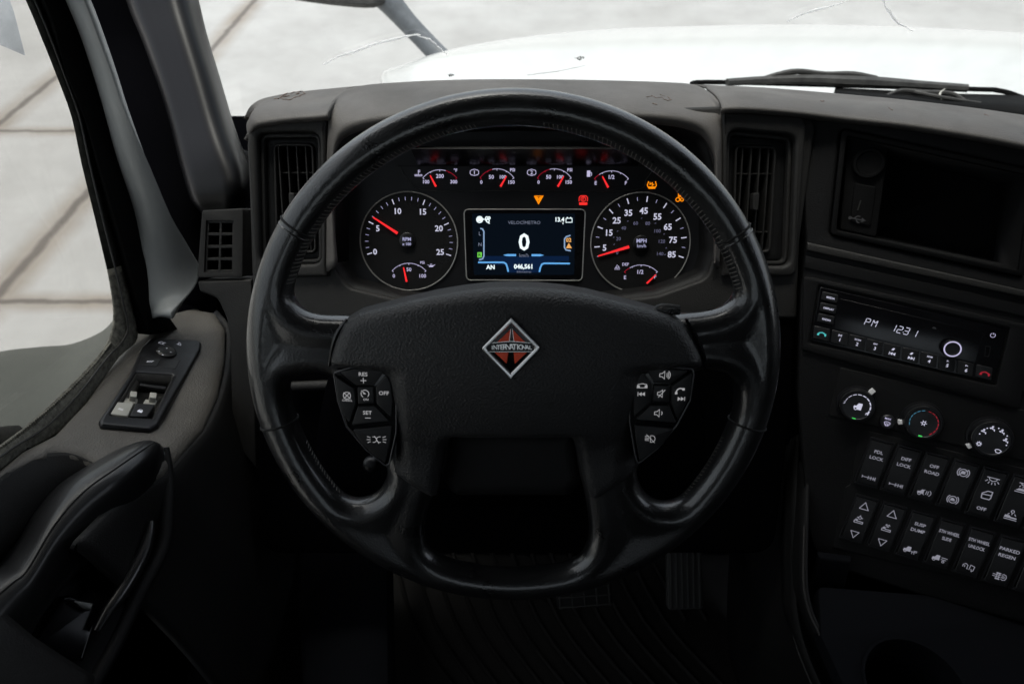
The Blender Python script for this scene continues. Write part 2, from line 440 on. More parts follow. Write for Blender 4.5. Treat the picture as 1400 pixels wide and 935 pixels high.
def worldloc(o):
    p = Vector(o.location)
    while o.parent: o = o.parent; p = p + Vector(o.location)
    return p
def thing(name, loc, label, cat, group=None):
    o = bpy.data.objects.new(name, None); col.objects.link(o); o.location = loc; o.empty_display_size = .05
    return tag(o, label, cat, group)
def tag(o, label, cat, group=None):
    o['label'] = label; o['category'] = cat
    if group: o['group'] = group
    return o
def struct(o, label=None):
    o['kind'] = 'structure'
    if label: o['label'] = label
    return o
def rrect(a0, a1, b0, b1, r, seg=5): return smoothpoly([(a0, b0), (a1, b0), (a1, b1), (a0, b1)], r, seg)

# ================================================================== frames of the place
D = Fr(P(700, 330, .83), (0, -math.cos(R(32)), math.sin(R(32))), (1, 0, 0))         # gauge face
FH = .035                                                                           # fascia stands this far before the gauges
_k = D.hit(1103, 340, FH)
K = Fr(_k, (-math.sin(R(23)) * math.cos(R(32)), -math.cos(R(23)) * math.cos(R(32)), math.sin(R(32))), (math.cos(R(23)), -math.sin(R(23)), 0))
WF = Fr(P(702, 505, .59), (0, -math.cos(R(27)), math.sin(R(27))), (1, 0, 0))        # steering wheel
XW = -.48                                                                           # door window plane
_a, _b, _c = PX(184, 462, XW), PX(0, 620, XW), PX(300, 520, -.37)
S = Fr(_a, (_c - _a).cross(_b - _a) * -1 if (_c - _a).cross(_b - _a).z < 0 else (_c - _a).cross(_b - _a), (1, 0, 0))   # door sill

# ================================================================== outside: ground, hood, mirror
GX = (-2.98, -4.19); GY = (3.02, 5.16)
def concrete():
    m = bpy.data.materials.new('yard_concrete'); m.use_nodes = True; t = m.node_tree; b = t.nodes['Principled BSDF']; N = t.nodes.new; K_ = t.links.new
    geo = N('ShaderNodeNewGeometry'); sep = N('ShaderNodeSeparateXYZ'); K_(geo.outputs['Position'], sep.inputs[0])
    wob = N('ShaderNodeTexNoise'); wob.inputs['Scale'].default_value = 7; wob.inputs['Detail'].default_value = 8; K_(geo.outputs['Position'], wob.inputs['Vector'])
    wv = N('ShaderNodeMath'); wv.operation = 'MULTIPLY_ADD'; wv.inputs[1].default_value = .05; wv.inputs[2].default_value = -.025; K_(wob.outputs[0], wv.inputs[0])
    def line(sock, pos, wd):
        a = N('ShaderNodeMath'); a.operation = 'ADD'; a.inputs[1].default_value = -pos; K_(sock, a.inputs[0])
        a2 = N('ShaderNodeMath'); a2.operation = 'ADD'; K_(a.outputs[0], a2.inputs[0]); K_(wv.outputs[0], a2.inputs[1])
        c = N('ShaderNodeMath'); c.operation = 'ABSOLUTE'; K_(a2.outputs[0], c.inputs[0])
        r = N('ShaderNodeMapRange'); r.inputs[1].default_value = wd * .35; r.inputs[2].default_value = wd; r.inputs[3].default_value = 1; r.inputs[4].default_value = 0; K_(c.outputs[0], r.inputs[0]); return r.outputs[0]
    acc = None; soft = None
    for s, ps, wd in ((sep.outputs[0], GX, .046), (sep.outputs[1], GY, .028)):
        for p in ps:
            for which, k in (('a', 1), ('s', 4.2)):
                o = line(s, p, wd * k)
                cur = acc if which == 'a' else soft
                if cur:
                    mx = N('ShaderNodeMath'); mx.operation = 'MAXIMUM'; K_(cur, mx.inputs[0]); K_(o, mx.inputs[1]); o = mx.outputs[0]
                if which == 'a': acc = o
                else: soft = o
    n1 = N('ShaderNodeTexNoise'); n1.inputs['Scale'].default_value = .8; n1.inputs['Detail'].default_value = 9; n1.inputs['Roughness'].default_value = .7; K_(geo.outputs['Position'], n1.inputs['Vector'])
    cr = N('ShaderNodeValToRGB'); e = cr.color_ramp.elements; e[0].position = .3; e[0].color = (.32, .312, .30, 1); e[1].position = .7; e[1].color = (.44, .435, .425, 1); K_(n1.outputs[0], cr.inputs[0])
    n2 = N('ShaderNodeTexNoise'); n2.inputs['Scale'].default_value = 2.2; n2.inputs['Detail'].default_value = 9; K_(geo.outputs['Position'], n2.inputs['Vector'])
    sm = N('ShaderNodeMath'); sm.operation = 'MULTIPLY'; sm.use_clamp = True; s2 = N('ShaderNodeMath'); s2.operation = 'MULTIPLY'; s2.inputs[1].default_value = 1.35; K_(soft, s2.inputs[0]); K_(s2.outputs[0], sm.inputs[0]); K_(n2.outputs[0], sm.inputs[1])
    m1 = N('ShaderNodeMix'); m1.data_type = 'RGBA'; m1.inputs[7].default_value = (.25, .215, .18, 1); K_(sm.outputs[0], m1.inputs[0]); K_(cr.outputs[0], m1.inputs[6])
    ac = N('ShaderNodeMath'); ac.operation = 'MULTIPLY'; ac.inputs[1].default_value = .85; K_(acc, ac.inputs[0])
    m2 = N('ShaderNodeMix'); m2.data_type = 'RGBA'; m2.inputs[7].default_value = (.10, .085, .075, 1); K_(ac.outputs[0], m2.inputs[0]); K_(m1.outputs[2], m2.inputs[6])
    K_(m2.outputs[2], b.inputs['Base Color']); b.inputs['Roughness'].default_value = .8
    return m
M['concrete'] = concrete()
g = MB().add([(-150, -60, 0), (150, -60, 0), (150, 250, 0), (-150, 250, 0)], [(0, 1, 2, 3)]).build('ground', 'concrete', flat=True)
struct(g, 'pale concrete yard slabs with dirty brown joints')

# white hood
hd = thing('truck_hood', P(900, 110, 1.9), 'white truck hood beyond the windshield', 'hood')
xs = [522, 548, 610, 700, 820, 950, 1100, 1260, 1420, 1640]
sil = [113, 97, 72, 53, 41, 36, 34, 38, 47, 66]
zs = [2.05, 2.12, 2.22, 2.35, 2.5, 2.55, 2.55, 2.5, 2.45, 2.35]
r2 = [P(x, y, z) for x, y, z in zip(xs, sil, zs)]
r1 = [P(x, 108 + (18 if i == 0 else 6 if i == 1 else 0), 1.78) for i, x in enumerate(xs)]; r0 = [P(x, 190, 1.42) for x in xs]
r1b = [(a + b) / 2 + Vector((0, 0, .03)) for a, b in zip(r1, r2)]
r3 = [p + Vector((0, .12, -.09)) for p in r2]; r4 = [p + Vector((0, .22, -.45)) for p in r2]
for r in (r0, r1, r1b, r2, r3, r4): r.insert(0, r[0] + Vector((.01, 0, -.10)))
MB().loft([r0, r1, r1b, r2, r3, r4], 3, 3).build('hood_panel', 'hood', hd, angle=80, solid=-.01)
# hood mirror
hm = thing('hood_mirror', P(600, 80, 2.3), 'dusty grey mirror on a thick arm at the left of the white hood', 'mirror')
MB().tube([P(615, 92, 2.32), P(590, 66, 2.32), P(556, 30, 2.30), (P(528, -2, 2.28)), P(500, -28, 2.25)], [.036, .033, .034, .042, .05], 16, 4).build('arm', 'gravel_grey', hm)
MB().loft([[P(400, -46, 2.3), P(402, -4, 2.3), P(403, 0, 2.34)], [P(450, -70, 2.22), P(455, 2, 2.24), P(458, 5, 2.34)], [P(505, -70, 2.22), P(510, 5, 2.22), P(512, 8, 2.3)], [P(540, -60, 2.28), P(538, -8, 2.27), P(535, 0, 2.3)]], 4, 4).build('mirror_shell', 'metal_dark', hm, solid=-.03)

# grey-green body panel seen below the side window
bf = thing('body_fairing', PX(60, 540, -.7), 'dull grey-green body panel outside, below the side window', 'body panel')
MB().loft([[PX(x, y, X) for x, y in pts] for pts, X in (([(-120, 560), (-60, 530), (0, 507), (60, 496), (104, 489), (150, 468), (175, 440)], -.98),
    ([(-120, 553), (-60, 523), (0, 498), (60, 489), (104, 483), (150, 462), (175, 434)], -.86), ([(-120, 640), (-60, 600), (0, 560), (60, 535), (104, 515), (150, 480), (180, 445)], -.70),
    ([(-120, 760), (-60, 700), (0, 655), (60, 615), (104, 575), (160, 520), (190, 470)], -.55))], 4, 4).build('panel', 'fairing', bf, solid=-.02)
MB().loft([[PX(-40, 600, -.60), PX(-10, 596, -.60), PX(20, 592, -.60), PX(38, 594, -.60)], [PX(-40, 612, -.575), PX(-10, 607, -.575), PX(22, 603, -.575), PX(42, 599, -.59)], [PX(-40, 640, -.56), PX(-10, 630, -.56), PX(20, 620, -.56), PX(44, 606, -.57)]], 3, 3).build('bracket_shadow', 'rubber', bf, solid=-.01)  # dark patch modelled to stand for the mirror bracket's shadow

# ================================================================== windshield with cracks
wn = Vector((0, .95, .6)).normalized() * -1
WS = Fr((0, 1.25, 2.0), wn, (1, 0, 0))
ws = thing('windshield', WS.W(.5, .2), 'cracked and chipped windshield glass', 'windshield')
MB().prism(WS, [(-.72, -.14), (2.0, -.14), (1.9, 1.15), (-.6, 1.15)], -.004, 0).build('pane', 'glass', ws, flat=True)
def crack(pts, wd):
    L = [WS.L(x, y, .001) for x, y in pts]; mb = MB(); out = []
    for i in range(len(L) - 1):
        for k in range(5):
            t = k / 5; out.append((L[i][0] * (1 - t) + L[i + 1][0] * t + random.uniform(-1, 1) * .0009, L[i][1] * (1 - t) + L[i + 1][1] * t + random.uniform(-1, 1) * .0009))
    out.append(L[-1]); n = len(out)
    pts3 = [WS.W(a, b, .0012) for a, b in out]
    mb.tube(pts3, [wd * 1.7 * (.45 + .55 * random.random()) * (.35 + .65 * math.sin(math.pi * min(1, (i + 1) / n))) for i in range(n)], 5); return mb
crack([(442, 88), (462, 78), (480, 72), (520, 58), (565, 48), (575, 48)], .0017).build('crack', 'crack', ws, label='long white crack above the wheel, left')
crack([(568, 48), (588, 54), (600, 65), (612, 75)], .0009).build('crack', 'crack', ws)
crack([(1076, 30), (1096, 20), (1115, 14), (1140, 8), (1166, -2)], .0014).build('crack', 'crack', ws)
crack([(1204, -3), (1214, 14), (1225, 30), (1247, 43)], .0014).build('crack', 'crack', ws)
crack([(720, 103), (760, 98), (800, 90)], .0004).build('crack', 'metal_dark', ws)
def chip(px, py, r, seed):
    rr = random.Random(seed); c = WS.L(px, py, .001); mb = MB(); a0 = rr.uniform(30, 80)
    pts = [WS.W(c[0] + math.cos(R(a0 + i * 22)) * r * .42 * rr.uniform(.85, 1.15), c[1] + math.sin(R(a0 + i * 22)) * r * .36 * rr.uniform(.8, 1.2), .001) for i in range(13)]
    mb.tube(pts, [.0009 * rr.uniform(.5, 1.6) for _ in pts], 5)
    for i in range(22):
        a = rr.uniform(0, 6.28); d = rr.uniform(.3, 1) * r; q = rr.uniform(.04, .11) * r
        x, y = c[0] + math.cos(a) * d, c[1] + math.sin(a) * d * .7
        mb.prism(WS, [(x + math.cos(t) * q * rr.uniform(.6, 1.5), y + math.sin(t) * q * rr.uniform(.5, 1.2)) for t in (0, 1.2, 2.4, 3.6, 5)], .0002, .0014)
    return mb
chip(792, 80, .0085, 1).build('chip', 'metal_dark', ws, label='dark star chip in the windshield above the wheel')
chip(616, 103, .0065, 2).build('chip', 'metal_dark', ws)

# wiper and cowl
wp = thing('windshield_wiper', P(1200, 118, 1.42), 'dusty black windshield wiper lying at the foot of the glass', 'wiper')
MB().tube([P(994, 113, 1.37), P(1045, 110, 1.38), P(1100, 109, 1.38), P(1150, 111, 1.38), P(1200, 113, 1.38), P(1262, 117, 1.38), P(1322, 121, 1.37)], [.009, .010, .012, .014, .014, .011, .010], 8, 4, squash=.8).build('frame', 'metal_dark', wp)
MB().tube([P(1040, 109, 1.38), P(1062, 103, 1.38), P(1090, 98, 1.38), P(1128, 102, 1.38), P(1165, 103, 1.38), P(1198, 108, 1.38)], [.004, .006, .006, .006, .008, .006], 8, 4).build('yoke', 'metal_dark', wp)
MB().tube([P(945, 115, 1.38), P(994, 113, 1.39), P(1320, 122, 1.39), P(1364, 124, 1.39), P(1395, 133, 1.39), P(1440, 152, 1.38)], .0050, 8, 5).build('blade', 'rubber', wp)
MB().tube([P(1212, 131, 1.35), P(1232, 124, 1.36), P(1262, 127, 1.36), P(1300, 128, 1.36), P(1320, 139, 1.35)], [.003, .004, .006, .0045, .004], 8, 4).tube([P(1250, 126, 1.35), P(1290, 134, 1.33), P(1340, 142, 1.33)], .004, 8, 3).build('arm', 'metal_dark', wp)
MB().tube([P(1287, 136, 1.33), P(1285, 128, 1.34), P(1292, 122, 1.34)], [.0015, .002, .001], 6, 3).build('washer_nozzle', 'ivory', wp)
cw = thing('cowl', P(1250, 140, 1.33), 'black slotted cowl panel below the windshield on the right', 'cowl')
MB().loft([[P(1140, 127, 1.40), P(1220, 131, 1.40), P(1300, 135, 1.40), P(1400, 138, 1.39), P(1560, 148, 1.38)], [P(1140, 140, 1.28), P(1220, 148, 1.28), P(1300, 155, 1.28), P(1400, 165, 1.27), P(1560, 185, 1.25)]], 3, 2).build('cowl_panel', 'rubber', cw, solid=-.01)
cb = MB()
for i in range(34):
    x = 1278 + i * 4.2; cb.tube([P(x, 142.5 + (x - 1278) * .07, 1.31), P(x - 1, 147 + (x - 1278) * .07, 1.29)], .0014, 5)
cb.build('grille', 'chrome_dim', cw)

# ================================================================== cab shell (roof, back, far side, floor)
cab = thing('cab_shell', (0, .3, 1.4), 'dark cab shell with roof, rear wall, firewall and floor round the driver', 'truck cab')
MB().box(-.75, 2.1, -1.3, .72, 2.98, 3.02).build('roof', 'headliner', cab, flat=True)
MB().box(-.75, 2.1, -1.34, -1.3, 1.2, 2.40).box(-.75, 2.1, -1.34, -1.3, 2.88, 3.0).box(-.75, -.45, -1.34, -1.3, 2.40, 2.88).box(.65, 2.1, -1.34, -1.3, 2.40, 2.88).build('rear_wall', 'headliner', cab, flat=True)
MB().box(-.46, .66, -1.325, -1.315, 2.39, 2.89).build('added_rear_window', 'sideglass', cab, flat=True)  # unseen window, added so light reaches the chrome badge and pad
b = MB().box(2.06, 2.1, -1.3, 1.5, 1.2, 2.15).box(2.06, 2.1, -1.3, -.3, 2.0, 3.0); b.build('passenger_side', 'headliner', cab, flat=True)
b = MB().box(-.60, -.56, -1.3, -.35, 1.2, 3.0); b.build('rear_pillar', 'headliner', cab, flat=True)
MB().box(-.75, 2.1, -1.3, 1.3, 1.28, 1.34).build('floor', 'foot', cab, flat=True)
MB().box(-.60, 2.1, 1.22, 1.25, 1.28, 1.90).build('firewall', 'black', cab, flat=True)
MB().box(-.60, 2.1, .90, 1.25, 1.90, 1.925).build('dash_support', 'black', cab, flat=True)
MB().box(-.56, -.53, -1.3, 1.25, 1.28, 1.72).build('door_skin', 'black', cab, flat=True)

# ================================================================== dashboard
dash = thing('dashboard', D.W(0, -.1, 0), 'dark grey truck dashboard with dusty top around the gauges', 'dashboard')
op = [(457, 250), (462, 208), (490, 180), (560, 168), (700, 163), (850, 166), (930, 172), (965, 190), (977, 230), (977, 345), (968, 380), (900, 404), (790, 418), (700, 420), (600, 416), (545, 410), (476, 393), (457, 368)]
open2 = smoothpoly(D.LL(op, FH), .02)
Lv = smoothpoly(D.LL([(353, 182), (439, 181), (441, 361), (357, 362)], FH), .012)
Rv = smoothpoly(D.LL([(993, 177), (1086, 186), (1079, 364), (990, 362)], FH), .012)
fas = smoothpoly(D.LL([(340, 171), (448, 160), (600, 150), (840, 150), (985, 145), (1095, 152), (1116, 170), (1094, 330), (1090, 436), (348, 436), (345, 400), (338, 190)], FH), [.02, 0, 0, 0, 0, .02, .015, .01, .004, .004, .004, .01])
MB().prism(D, smoothpoly(D.LL([(348, 438), (1090, 438), (1085, 560), (1060, 760), (352, 760)], FH), [.004, .004, .01, .03, .03]), FH - .05, FH - .006, .004, 3).build('knee_panel_shaded', 'black', dash)  # lower dash panel coloured black to carry the shade there
MB().plate(D, fas, [open2, Lv, Rv], FH - .05, FH, .004, 3).build('fascia', 'plastic', dash)
# recess wall round the gauges
wl = [D.W(a, b, FH - .003) for a, b in inset(ccw(open2), -.001)]; wl2 = [D.W(a, b, -.004) for a, b in inset(ccw(open2), .010)]
MB().loft([wl2 + wl2[:1], wl + wl[:1]], smooth=False).build('gauge_recess', 'plastic_dark', dash, solid=.002)
# gauge hood (binnacle)
H = [  # outer px, depth behind the fascia plane ; inner px
    ((446, 372), 0, (462, 362)), ((447, 300), 0, (457, 300)), ((447, 230), 0, (457, 240)), ((449, 170), .004, (460, 208)), ((456, 140), .03, (472, 188)), ((486, 119), .10, (505, 176)),
    ((560, 112), .12, (570, 168)), ((643, 109), .125, (640, 164)), ((760, 109), .125, (760, 164)), ((860, 111), .125, (850, 167)), ((915, 113), .12, (910, 171)), ((950, 117), .10, (945, 178)),
    ((977, 137), .03, (963, 189)), ((986, 165), .004, (975, 212)), ((986, 230), 0, (977, 240)), ((985, 300), 0, (977, 300)), ((983, 366), 0, (975, 356))]
zc = D.o
def pz(px, py, back, out=0):                        # point on the fascia plane pushed back along the dash top
    return D.hit(px, py, FH + out - back * .85) if back else D.hit(px, py, FH + out)
r_in0 = [D.hit(*i, FH - .010) for o, b, i in H]; r_in = [D.hit(*i, FH + .006) for o, b, i in H]
r_a = [D.hit(i[0] * .75 + o[0] * .25, i[1] * .75 + o[1] * .25, FH + .012) for o, b, i in H]
r_b = [D.hit(i[0] * .4 + o[0] * .6, i[1] * .4 + o[1] * .6, FH + .010 - b * .25) for o, b, i in H]
r_c = [D.hit(i[0] * .1 + o[0] * .9, i[1] * .1 + o[1] * .9, FH + .006 - b * .62) for o, b, i in H]
r_d = [D.hit(*o, FH + .001 - b) for o, b, i in H]
r_e = [p + (Vector((0, .22, -.09)) if H[j][1] > .02 else Vector((0, .02, -.02))) for j, p in enumerate(r_d)]
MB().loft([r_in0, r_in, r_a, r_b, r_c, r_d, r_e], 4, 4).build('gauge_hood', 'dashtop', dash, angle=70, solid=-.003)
# dash top caps
def cap(name, cols, m, label=None, n=Vector((0, .25, -.10))):
    # cols: (lip px, lip frame+h, silhouette px, depth)
    r0 = []; r1 = []; r2 = []; r3 = []; r4 = []; r5 = []
    for (lx, ly), fr, h, (sx, sy), bk in cols:
        lip = fr.hit(lx, ly, h); und = fr.hit(lx, ly + 9, h - .022); top = fr.hit(sx, sy, h - bk)
        m1 = lip.lerp(top, .25) + fr.v * .006 + fr.n * .004; m2 = lip.lerp(top, .65) + fr.v * .005
        r0.append(und); r1.append(lip - fr.v * .004 - fr.n * .003); r2.append(lip + fr.v * .002); r3.append(m1); r4.append(m2); r5.append(top)
    r6 = [p + n for p in r5]
    return MB().loft([r0, r1, r2, r3, r4, r5, r6], 4, 3).build(name, m, dash, angle=75, solid=-.004, label=label)
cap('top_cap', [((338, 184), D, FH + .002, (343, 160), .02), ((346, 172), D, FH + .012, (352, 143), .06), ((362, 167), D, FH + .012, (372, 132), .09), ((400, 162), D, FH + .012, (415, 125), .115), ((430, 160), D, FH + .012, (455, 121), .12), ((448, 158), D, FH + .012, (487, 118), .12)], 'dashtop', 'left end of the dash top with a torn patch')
def kf(px): return K if px > 1103 else D
kc = []
for lx, ly, sx, sy in ((987, 149, 958, 116), (1010, 148, 1000, 118), (1050, 150, 1045, 120), (1103, 155, 1103, 124.5), (1160, 162, 1165, 130), (1236, 170, 1240, 137), (1320, 183, 1325, 147), (1400, 198, 1403, 158), (1520, 226, 1525, 176), (1640, 256, 1650, 196)):
    kc.append(((lx, ly), kf(lx), FH + .012 if lx <= 1103 else .014, (sx, sy), .125))
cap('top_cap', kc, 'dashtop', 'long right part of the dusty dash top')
MB().box(.20, .31, .80, .90, 1.92, 2.09).build('seam_filler', 'black', dash)
# brown torn patch and scratches lying on the dash top
from mathutils.bvhtree import BVHTree
def on(objs, px, py, lift=.0004):
    best = None
    for o in objs:
        M4 = Matrix.Translation(worldloc(o)); bv = BVHTree.FromPolygons([M4 @ v.co for v in o.data.vertices], [tuple(p.vertices) for p in o.data.polygons])
        h = bv.ray_cast(EYE, ray(px, py).normalized())
        if h[0] and (best is None or h[3] < best[1]): best = (h[0] - ray(px, py).normalized() * lift, h[3])
    return best[0] if best else None
tops = [o for o in dash.children if o.name.startswith(('top_cap', 'gauge_hood'))]
rr = random.Random(5)
def scuff(loops, r, label):
    mb = MB()
    for lp in loops:
        pts = [on(tops, x + rr.uniform(-1.2, 1.2), y + rr.uniform(-.5, .5)) for x, y in resample(lp, 2.2, False)]; pts = [p for p in pts if p]
        if len(pts) > 2: mb.tube(pts, [r * rr.uniform(.4, 1.4) for _ in pts], 6)
    mb.build('scuff', 'brown', dash, label=label)
scuff([[(383, 133), (388, 129), (397, 128), (406, 126), (414, 125), (417, 128), (410, 132), (402, 134), (396, 137), (388, 136), (383, 133)], [(376, 135), (381, 136)], [(404, 129), (409, 128)], [(388, 133), (395, 131)]], .0009, 'torn brown ring on the left end of the dash top')
scuff([[(884, 133), (892, 131), (897, 134), (904, 133), (912, 138), (917, 137), (914, 133)], [(892, 142), (899, 143)], [(903, 130), (909, 132)]], .0006, 'small scratch on the gauge hood, upper right of the wheel')
scuff([[(1122, 139), (1127, 139)]], .0007, 'small nick in the right dash top')
scuff([[(1215, 148), (1219, 151)]], .0007, 'small nick in the right dash top')
scuff([[(1346, 157), (1352, 158)]], .0007, 'small nick in the right dash top')
MB().plate(D, smoothpoly(D.LL([(986, 153), (1094, 160), (1100, 172), (1086, 378), (985, 378)], FH), [.002, .018, .018, .01, .002]), [Rv], FH - .002, FH + .006, .004, 3).build('vent_surround', 'plastic', dash)
MB().plate(D, smoothpoly(D.LL([(343, 168), (447, 163), (449, 378), (350, 380), (340, 200)], FH), [.016, .002, .002, .01, .01]), [Lv], FH - .002, FH + .006, .004, 3).build('vent_surround', 'plastic', dash)
# right hand fascia (turned to the driver)
cub = smoothpoly(K.LL([(1150, 176), (1420, 234), (1400, 380), (1134, 321)]), .006)
kout = K.LL([(1095, 148), (1250, 160), (1420, 184), (1560, 225), (1560, 900), (1402, 853), (1262, 815), (1130, 772), (1112, 750), (1104, 720), (1098, 640), (1090, 540), (1094, 400), (1101, 330)])
kout = smoothpoly(kout, [0, 0, 0, 0, 0, 0, 0, .02, .02, 0, 0, 0, 0, 0])
MB().plate(K, kout, [cub], -.05, 0, .004, 3).build('console_fascia', 'console', dash)
mb = MB(); 
mb.prism(K, K.LL([(1103, 331), (1500, 419), (1500, 429), (1102, 343)]), -.002, .006, .0025)
mb.build('trim_ledge', 'plastic', dash)
MB().prism(K, K.LL([(1102, 350), (1500, 438), (1500, 455), (1099, 366)]), -.002, .0025, .001).build('trim_ledge', 'console', dash)
# raised surrounds of the radio and climate areas
MB().plate(K, smoothpoly(K.LL([(1098, 376), (1415, 446), (1392, 560), (1096, 478)]), .006), [smoothpoly(K.LL([(1119, 389), (1379, 448), (1360, 526), (1106, 468)]), .002)], -.004, .004, .002).build('radio_surround', 'console', dash)
MB().prism(K, smoothpoly(K.LL([(1398, 455), (1500, 476), (1500, 560), (1384, 533)]), .004), -.004, .003, .002).build('blank_panel', 'console', dash)
# lower column panel and knee bolster
MB().loft([[D.hit(x, y, h) for x, y, h in r] for r in (
    [(475, 440, FH), (560, 438, FH), (700, 430, FH), (850, 438, FH), (935, 440, FH)],
    [(470, 452, FH + .02), (560, 450, FH + .03), (700, 445, FH + .05), (850, 450, FH + .03), (940, 452, FH + .02)],
    [(440, 560, FH + .02), (560, 560, FH + .05), (700, 560, FH + .08), (850, 560, FH + .05), (960, 560, FH + .02)],
    [(430, 680, FH), (560, 676, FH + .03), (700, 672, FH + .06), (850, 676, FH + .03), (960, 680, FH)],
    [(430, 690, FH - .04), (560, 690, FH - .04), (700, 690, FH - .04), (850, 690, FH - .04), (960, 690, FH - .04)])], 4, 4).build('column_panel', 'black', dash, solid=-.003)
MB().tube([D.hit(400, 528, FH + .004), D.hit(452, 526, FH + .004), D.hit(480, 526, FH + .004)], .006, 10, 3).build('trim_ledge', 'plastic', dash)

# ------------------------------------------------------------------ air vents
def vent(name, rec, grille, tab, label, cols=4, hor=(.26, .80)):
    fo = D.hit(sum(p[0] for p in rec) / 4, sum(p[1] for p in rec) / 4, FH)
    t = thing(name, fo, label, 'air vent', 'tall dash air vents')
    o = smoothpoly(D.LL(rec, FH), .012); i = smoothpoly(D.LL(grille, FH), .008)
    mb = MB(); a = inset(ccw(o), .0006); 
    mb.plate(D, a, [inset(ccw(o), .0050)], FH - .03, FH - .003, .0015); mb.build('bezel', 'plastic', t)
    mb = MB(); mb.plate(D, inset(ccw(o), .0055), [inset(ccw(i), .0)], FH - .03, FH - .010, .0015); mb.build('inner_frame', 'plastic_dark', t)
    MB().plate(D, inset(ccw(i), .0006), [inset(ccw(i), .0032)], FH - .028, FH - .006, .0012).build('grille_frame', 'plastic', t)
    xs = [p[0] for p in i]; ys = [p[1] for p in i]; x0, x1, y0, y1 = min(xs), max(xs), min(ys), max(ys)
    for k in range(cols):
        x = x0 + (x1 - x0) * (k + 1) / (cols + 1); MB().fbox(D, x - .0008, x + .0008, y0 + .003, y1 - .003, FH - .026, FH - .008, .0004).build('louver', 'plastic', t)
    for q in hor:
        y = y1 - (y1 - y0) * q; MB().fbox(D, x0 + .003, x1 - .003, y - .0009, y + .0009, FH - .030, FH - .012, .0004).build('crossbar', 'plastic', t)
    for q in (.08, .17, .36, .46, .56, .66, .74, .89):
        y = y1 - (y1 - y0) * q; f2 = Fr(D.W(0, y, FH - .030), (0, -.5, .86), (1, 0, 0)); MB().fbox(f2, x0 + .003, x1 - .003, -.005, .005, -.0006, .0006).build('rear_slat', 'black', t)
    MB().prism(D, inset(ccw(i), -.002), FH - .046, FH - .043).build('duct', 'black', t)
    MB().prism(D, smoothpoly(D.LL(tab, FH), .0015), FH - .012, FH + .002, .001).build('tab', 'plastic', t)
vent('air_vent', [(353, 182), (439, 181), (441, 361), (357, 362)], [(370, 195), (427, 195), (431, 347), (374, 348)], [(395, 264), (403, 264), (404, 283), (396, 283)], 'tall slatted air vent left of the steering wheel')
vent('air_vent', [(993, 177), (1086, 186), (1079, 364), (990, 362)], [(1007, 197), (1066, 199), (1057, 348), (1003, 344)], [(1030, 264), (1038, 264), (1036, 288), (1029, 287)], 'tall slatted air vent right of the steering wheel')
# small demister vent by the pillar
sv = thing('demister_vent', D.hit(302, 335, -.0), 'small eight-hole grille between the pillar and the dash end', 'vent')
o = smoothpoly(D.LL([(278, 288), (334, 285), (333, 379), (271, 379)], 0), .003)
def q4(a, b, c, d, u, v): return (a[0] * (1 - u) * (1 - v) + b[0] * u * (1 - v) + c[0] * u * v + d[0] * (1 - u) * v, a[1] * (1 - u) * (1 - v) + b[1] * u * (1 - v) + c[1] * u * v + d[1] * (1 - u) * v)
qq = D.LL([(285, 303), (320, 303), (319, 371), (282, 371)], 0); 
mb = MB()
for uu in (0, .5, 1): mb.prism(D, [q4(*qq, uu - .045, -.02), q4(*qq, uu + .045, -.02), q4(*qq, uu + .045, 1.02), q4(*qq, uu - .045, 1.02)], -.012, .0012, .0006)
for vv in (0, .25, .5, .75, 1): mb.prism(D, [q4(*qq, -.03, vv - .03), q4(*qq, 1.03, vv - .03), q4(*qq, 1.03, vv + .03), q4(*qq, -.03, vv + .03)], -.012, .0010, .0006)
mb.build('grille', 'plastic', sv)
MB().plate(D, o, [inset(ccw(qq), -.001)], -.03, .004, .0012).build('bezel', 'plastic', sv)
MB().prism(D, inset(ccw(qq), -.001), -.03, -.026).build('duct', 'black', sv)
MB().prism(D, smoothpoly(D.LL([(271, 384), (345, 382), (352, 640), (318, 600), (316, 470), (311, 436), (299, 408), (274, 398)], 0), [.003, 0, 0, 0, .01, .01, .015, .004]), -.05, .003, .003).build('lower_trim', 'plastic', sv)

# ------------------------------------------------------------------ storage cubby
cu = thing('storage_cubby', K.hit(1270, 280), 'open black storage cubby with power sockets right of the vent', 'storage cubby')
cubi = K.LL([(1150, 176), (1420, 234), (1400, 380), (1134, 321)])
MB().plate(K, inset(ccw(smoothpoly(cubi, .006)), .0006), [inset(ccw(smoothpoly(cubi, .006)), .0065)], -.06, .003, .0015).build('frame', 'cubby', cu)
inn = inset(ccw(cubi), .0065)
mb = MB(); back = inset(ccw(cubi), .02); mb.loft([[K.W(a, b, -.002) for a, b in inn + inn[:1]], [K.W(a, b, -.12) for a, b in back + back[:1]]], smooth=False); mb.flat(K, back, -.119); mb.build('bin', 'cubby', cu, angle=20, solid=-.002)
f = K.off(-.012)
MB().prism(f, smoothpoly(f.LL([(1160, 187), (1216, 199), (1198, 325), (1148, 314)]), .003), -.01, 0, .0015).build('socket_panel', 'cubby', cu)
c = f.L(1187, 224); rr_ = .0172
sock = MB().lathe(f, c, [(rr_, 0), (rr_, .004), (rr_ - .0015, .0055), (rr_ - .004, .0055), (rr_ - .005, .004), (0, .0035)]).build('power_socket', 'cubby', cu)
MB().prism(f, smoothpoly(f.LL([(1168, 250), (1198, 256), (1190, 310), (1162, 303)]), .003), -.002, .002, .001).build('usb_cover', 'cubby', cu)
MB().fbox(f, *[f.L(1174, 282)[0] - .0006, f.L(1174, 282)[0] + .0006], f.L(1174, 288)[1], f.L(1175, 274)[1], .002, .0035).build('slot_mark', 'chrome_dim', cu)
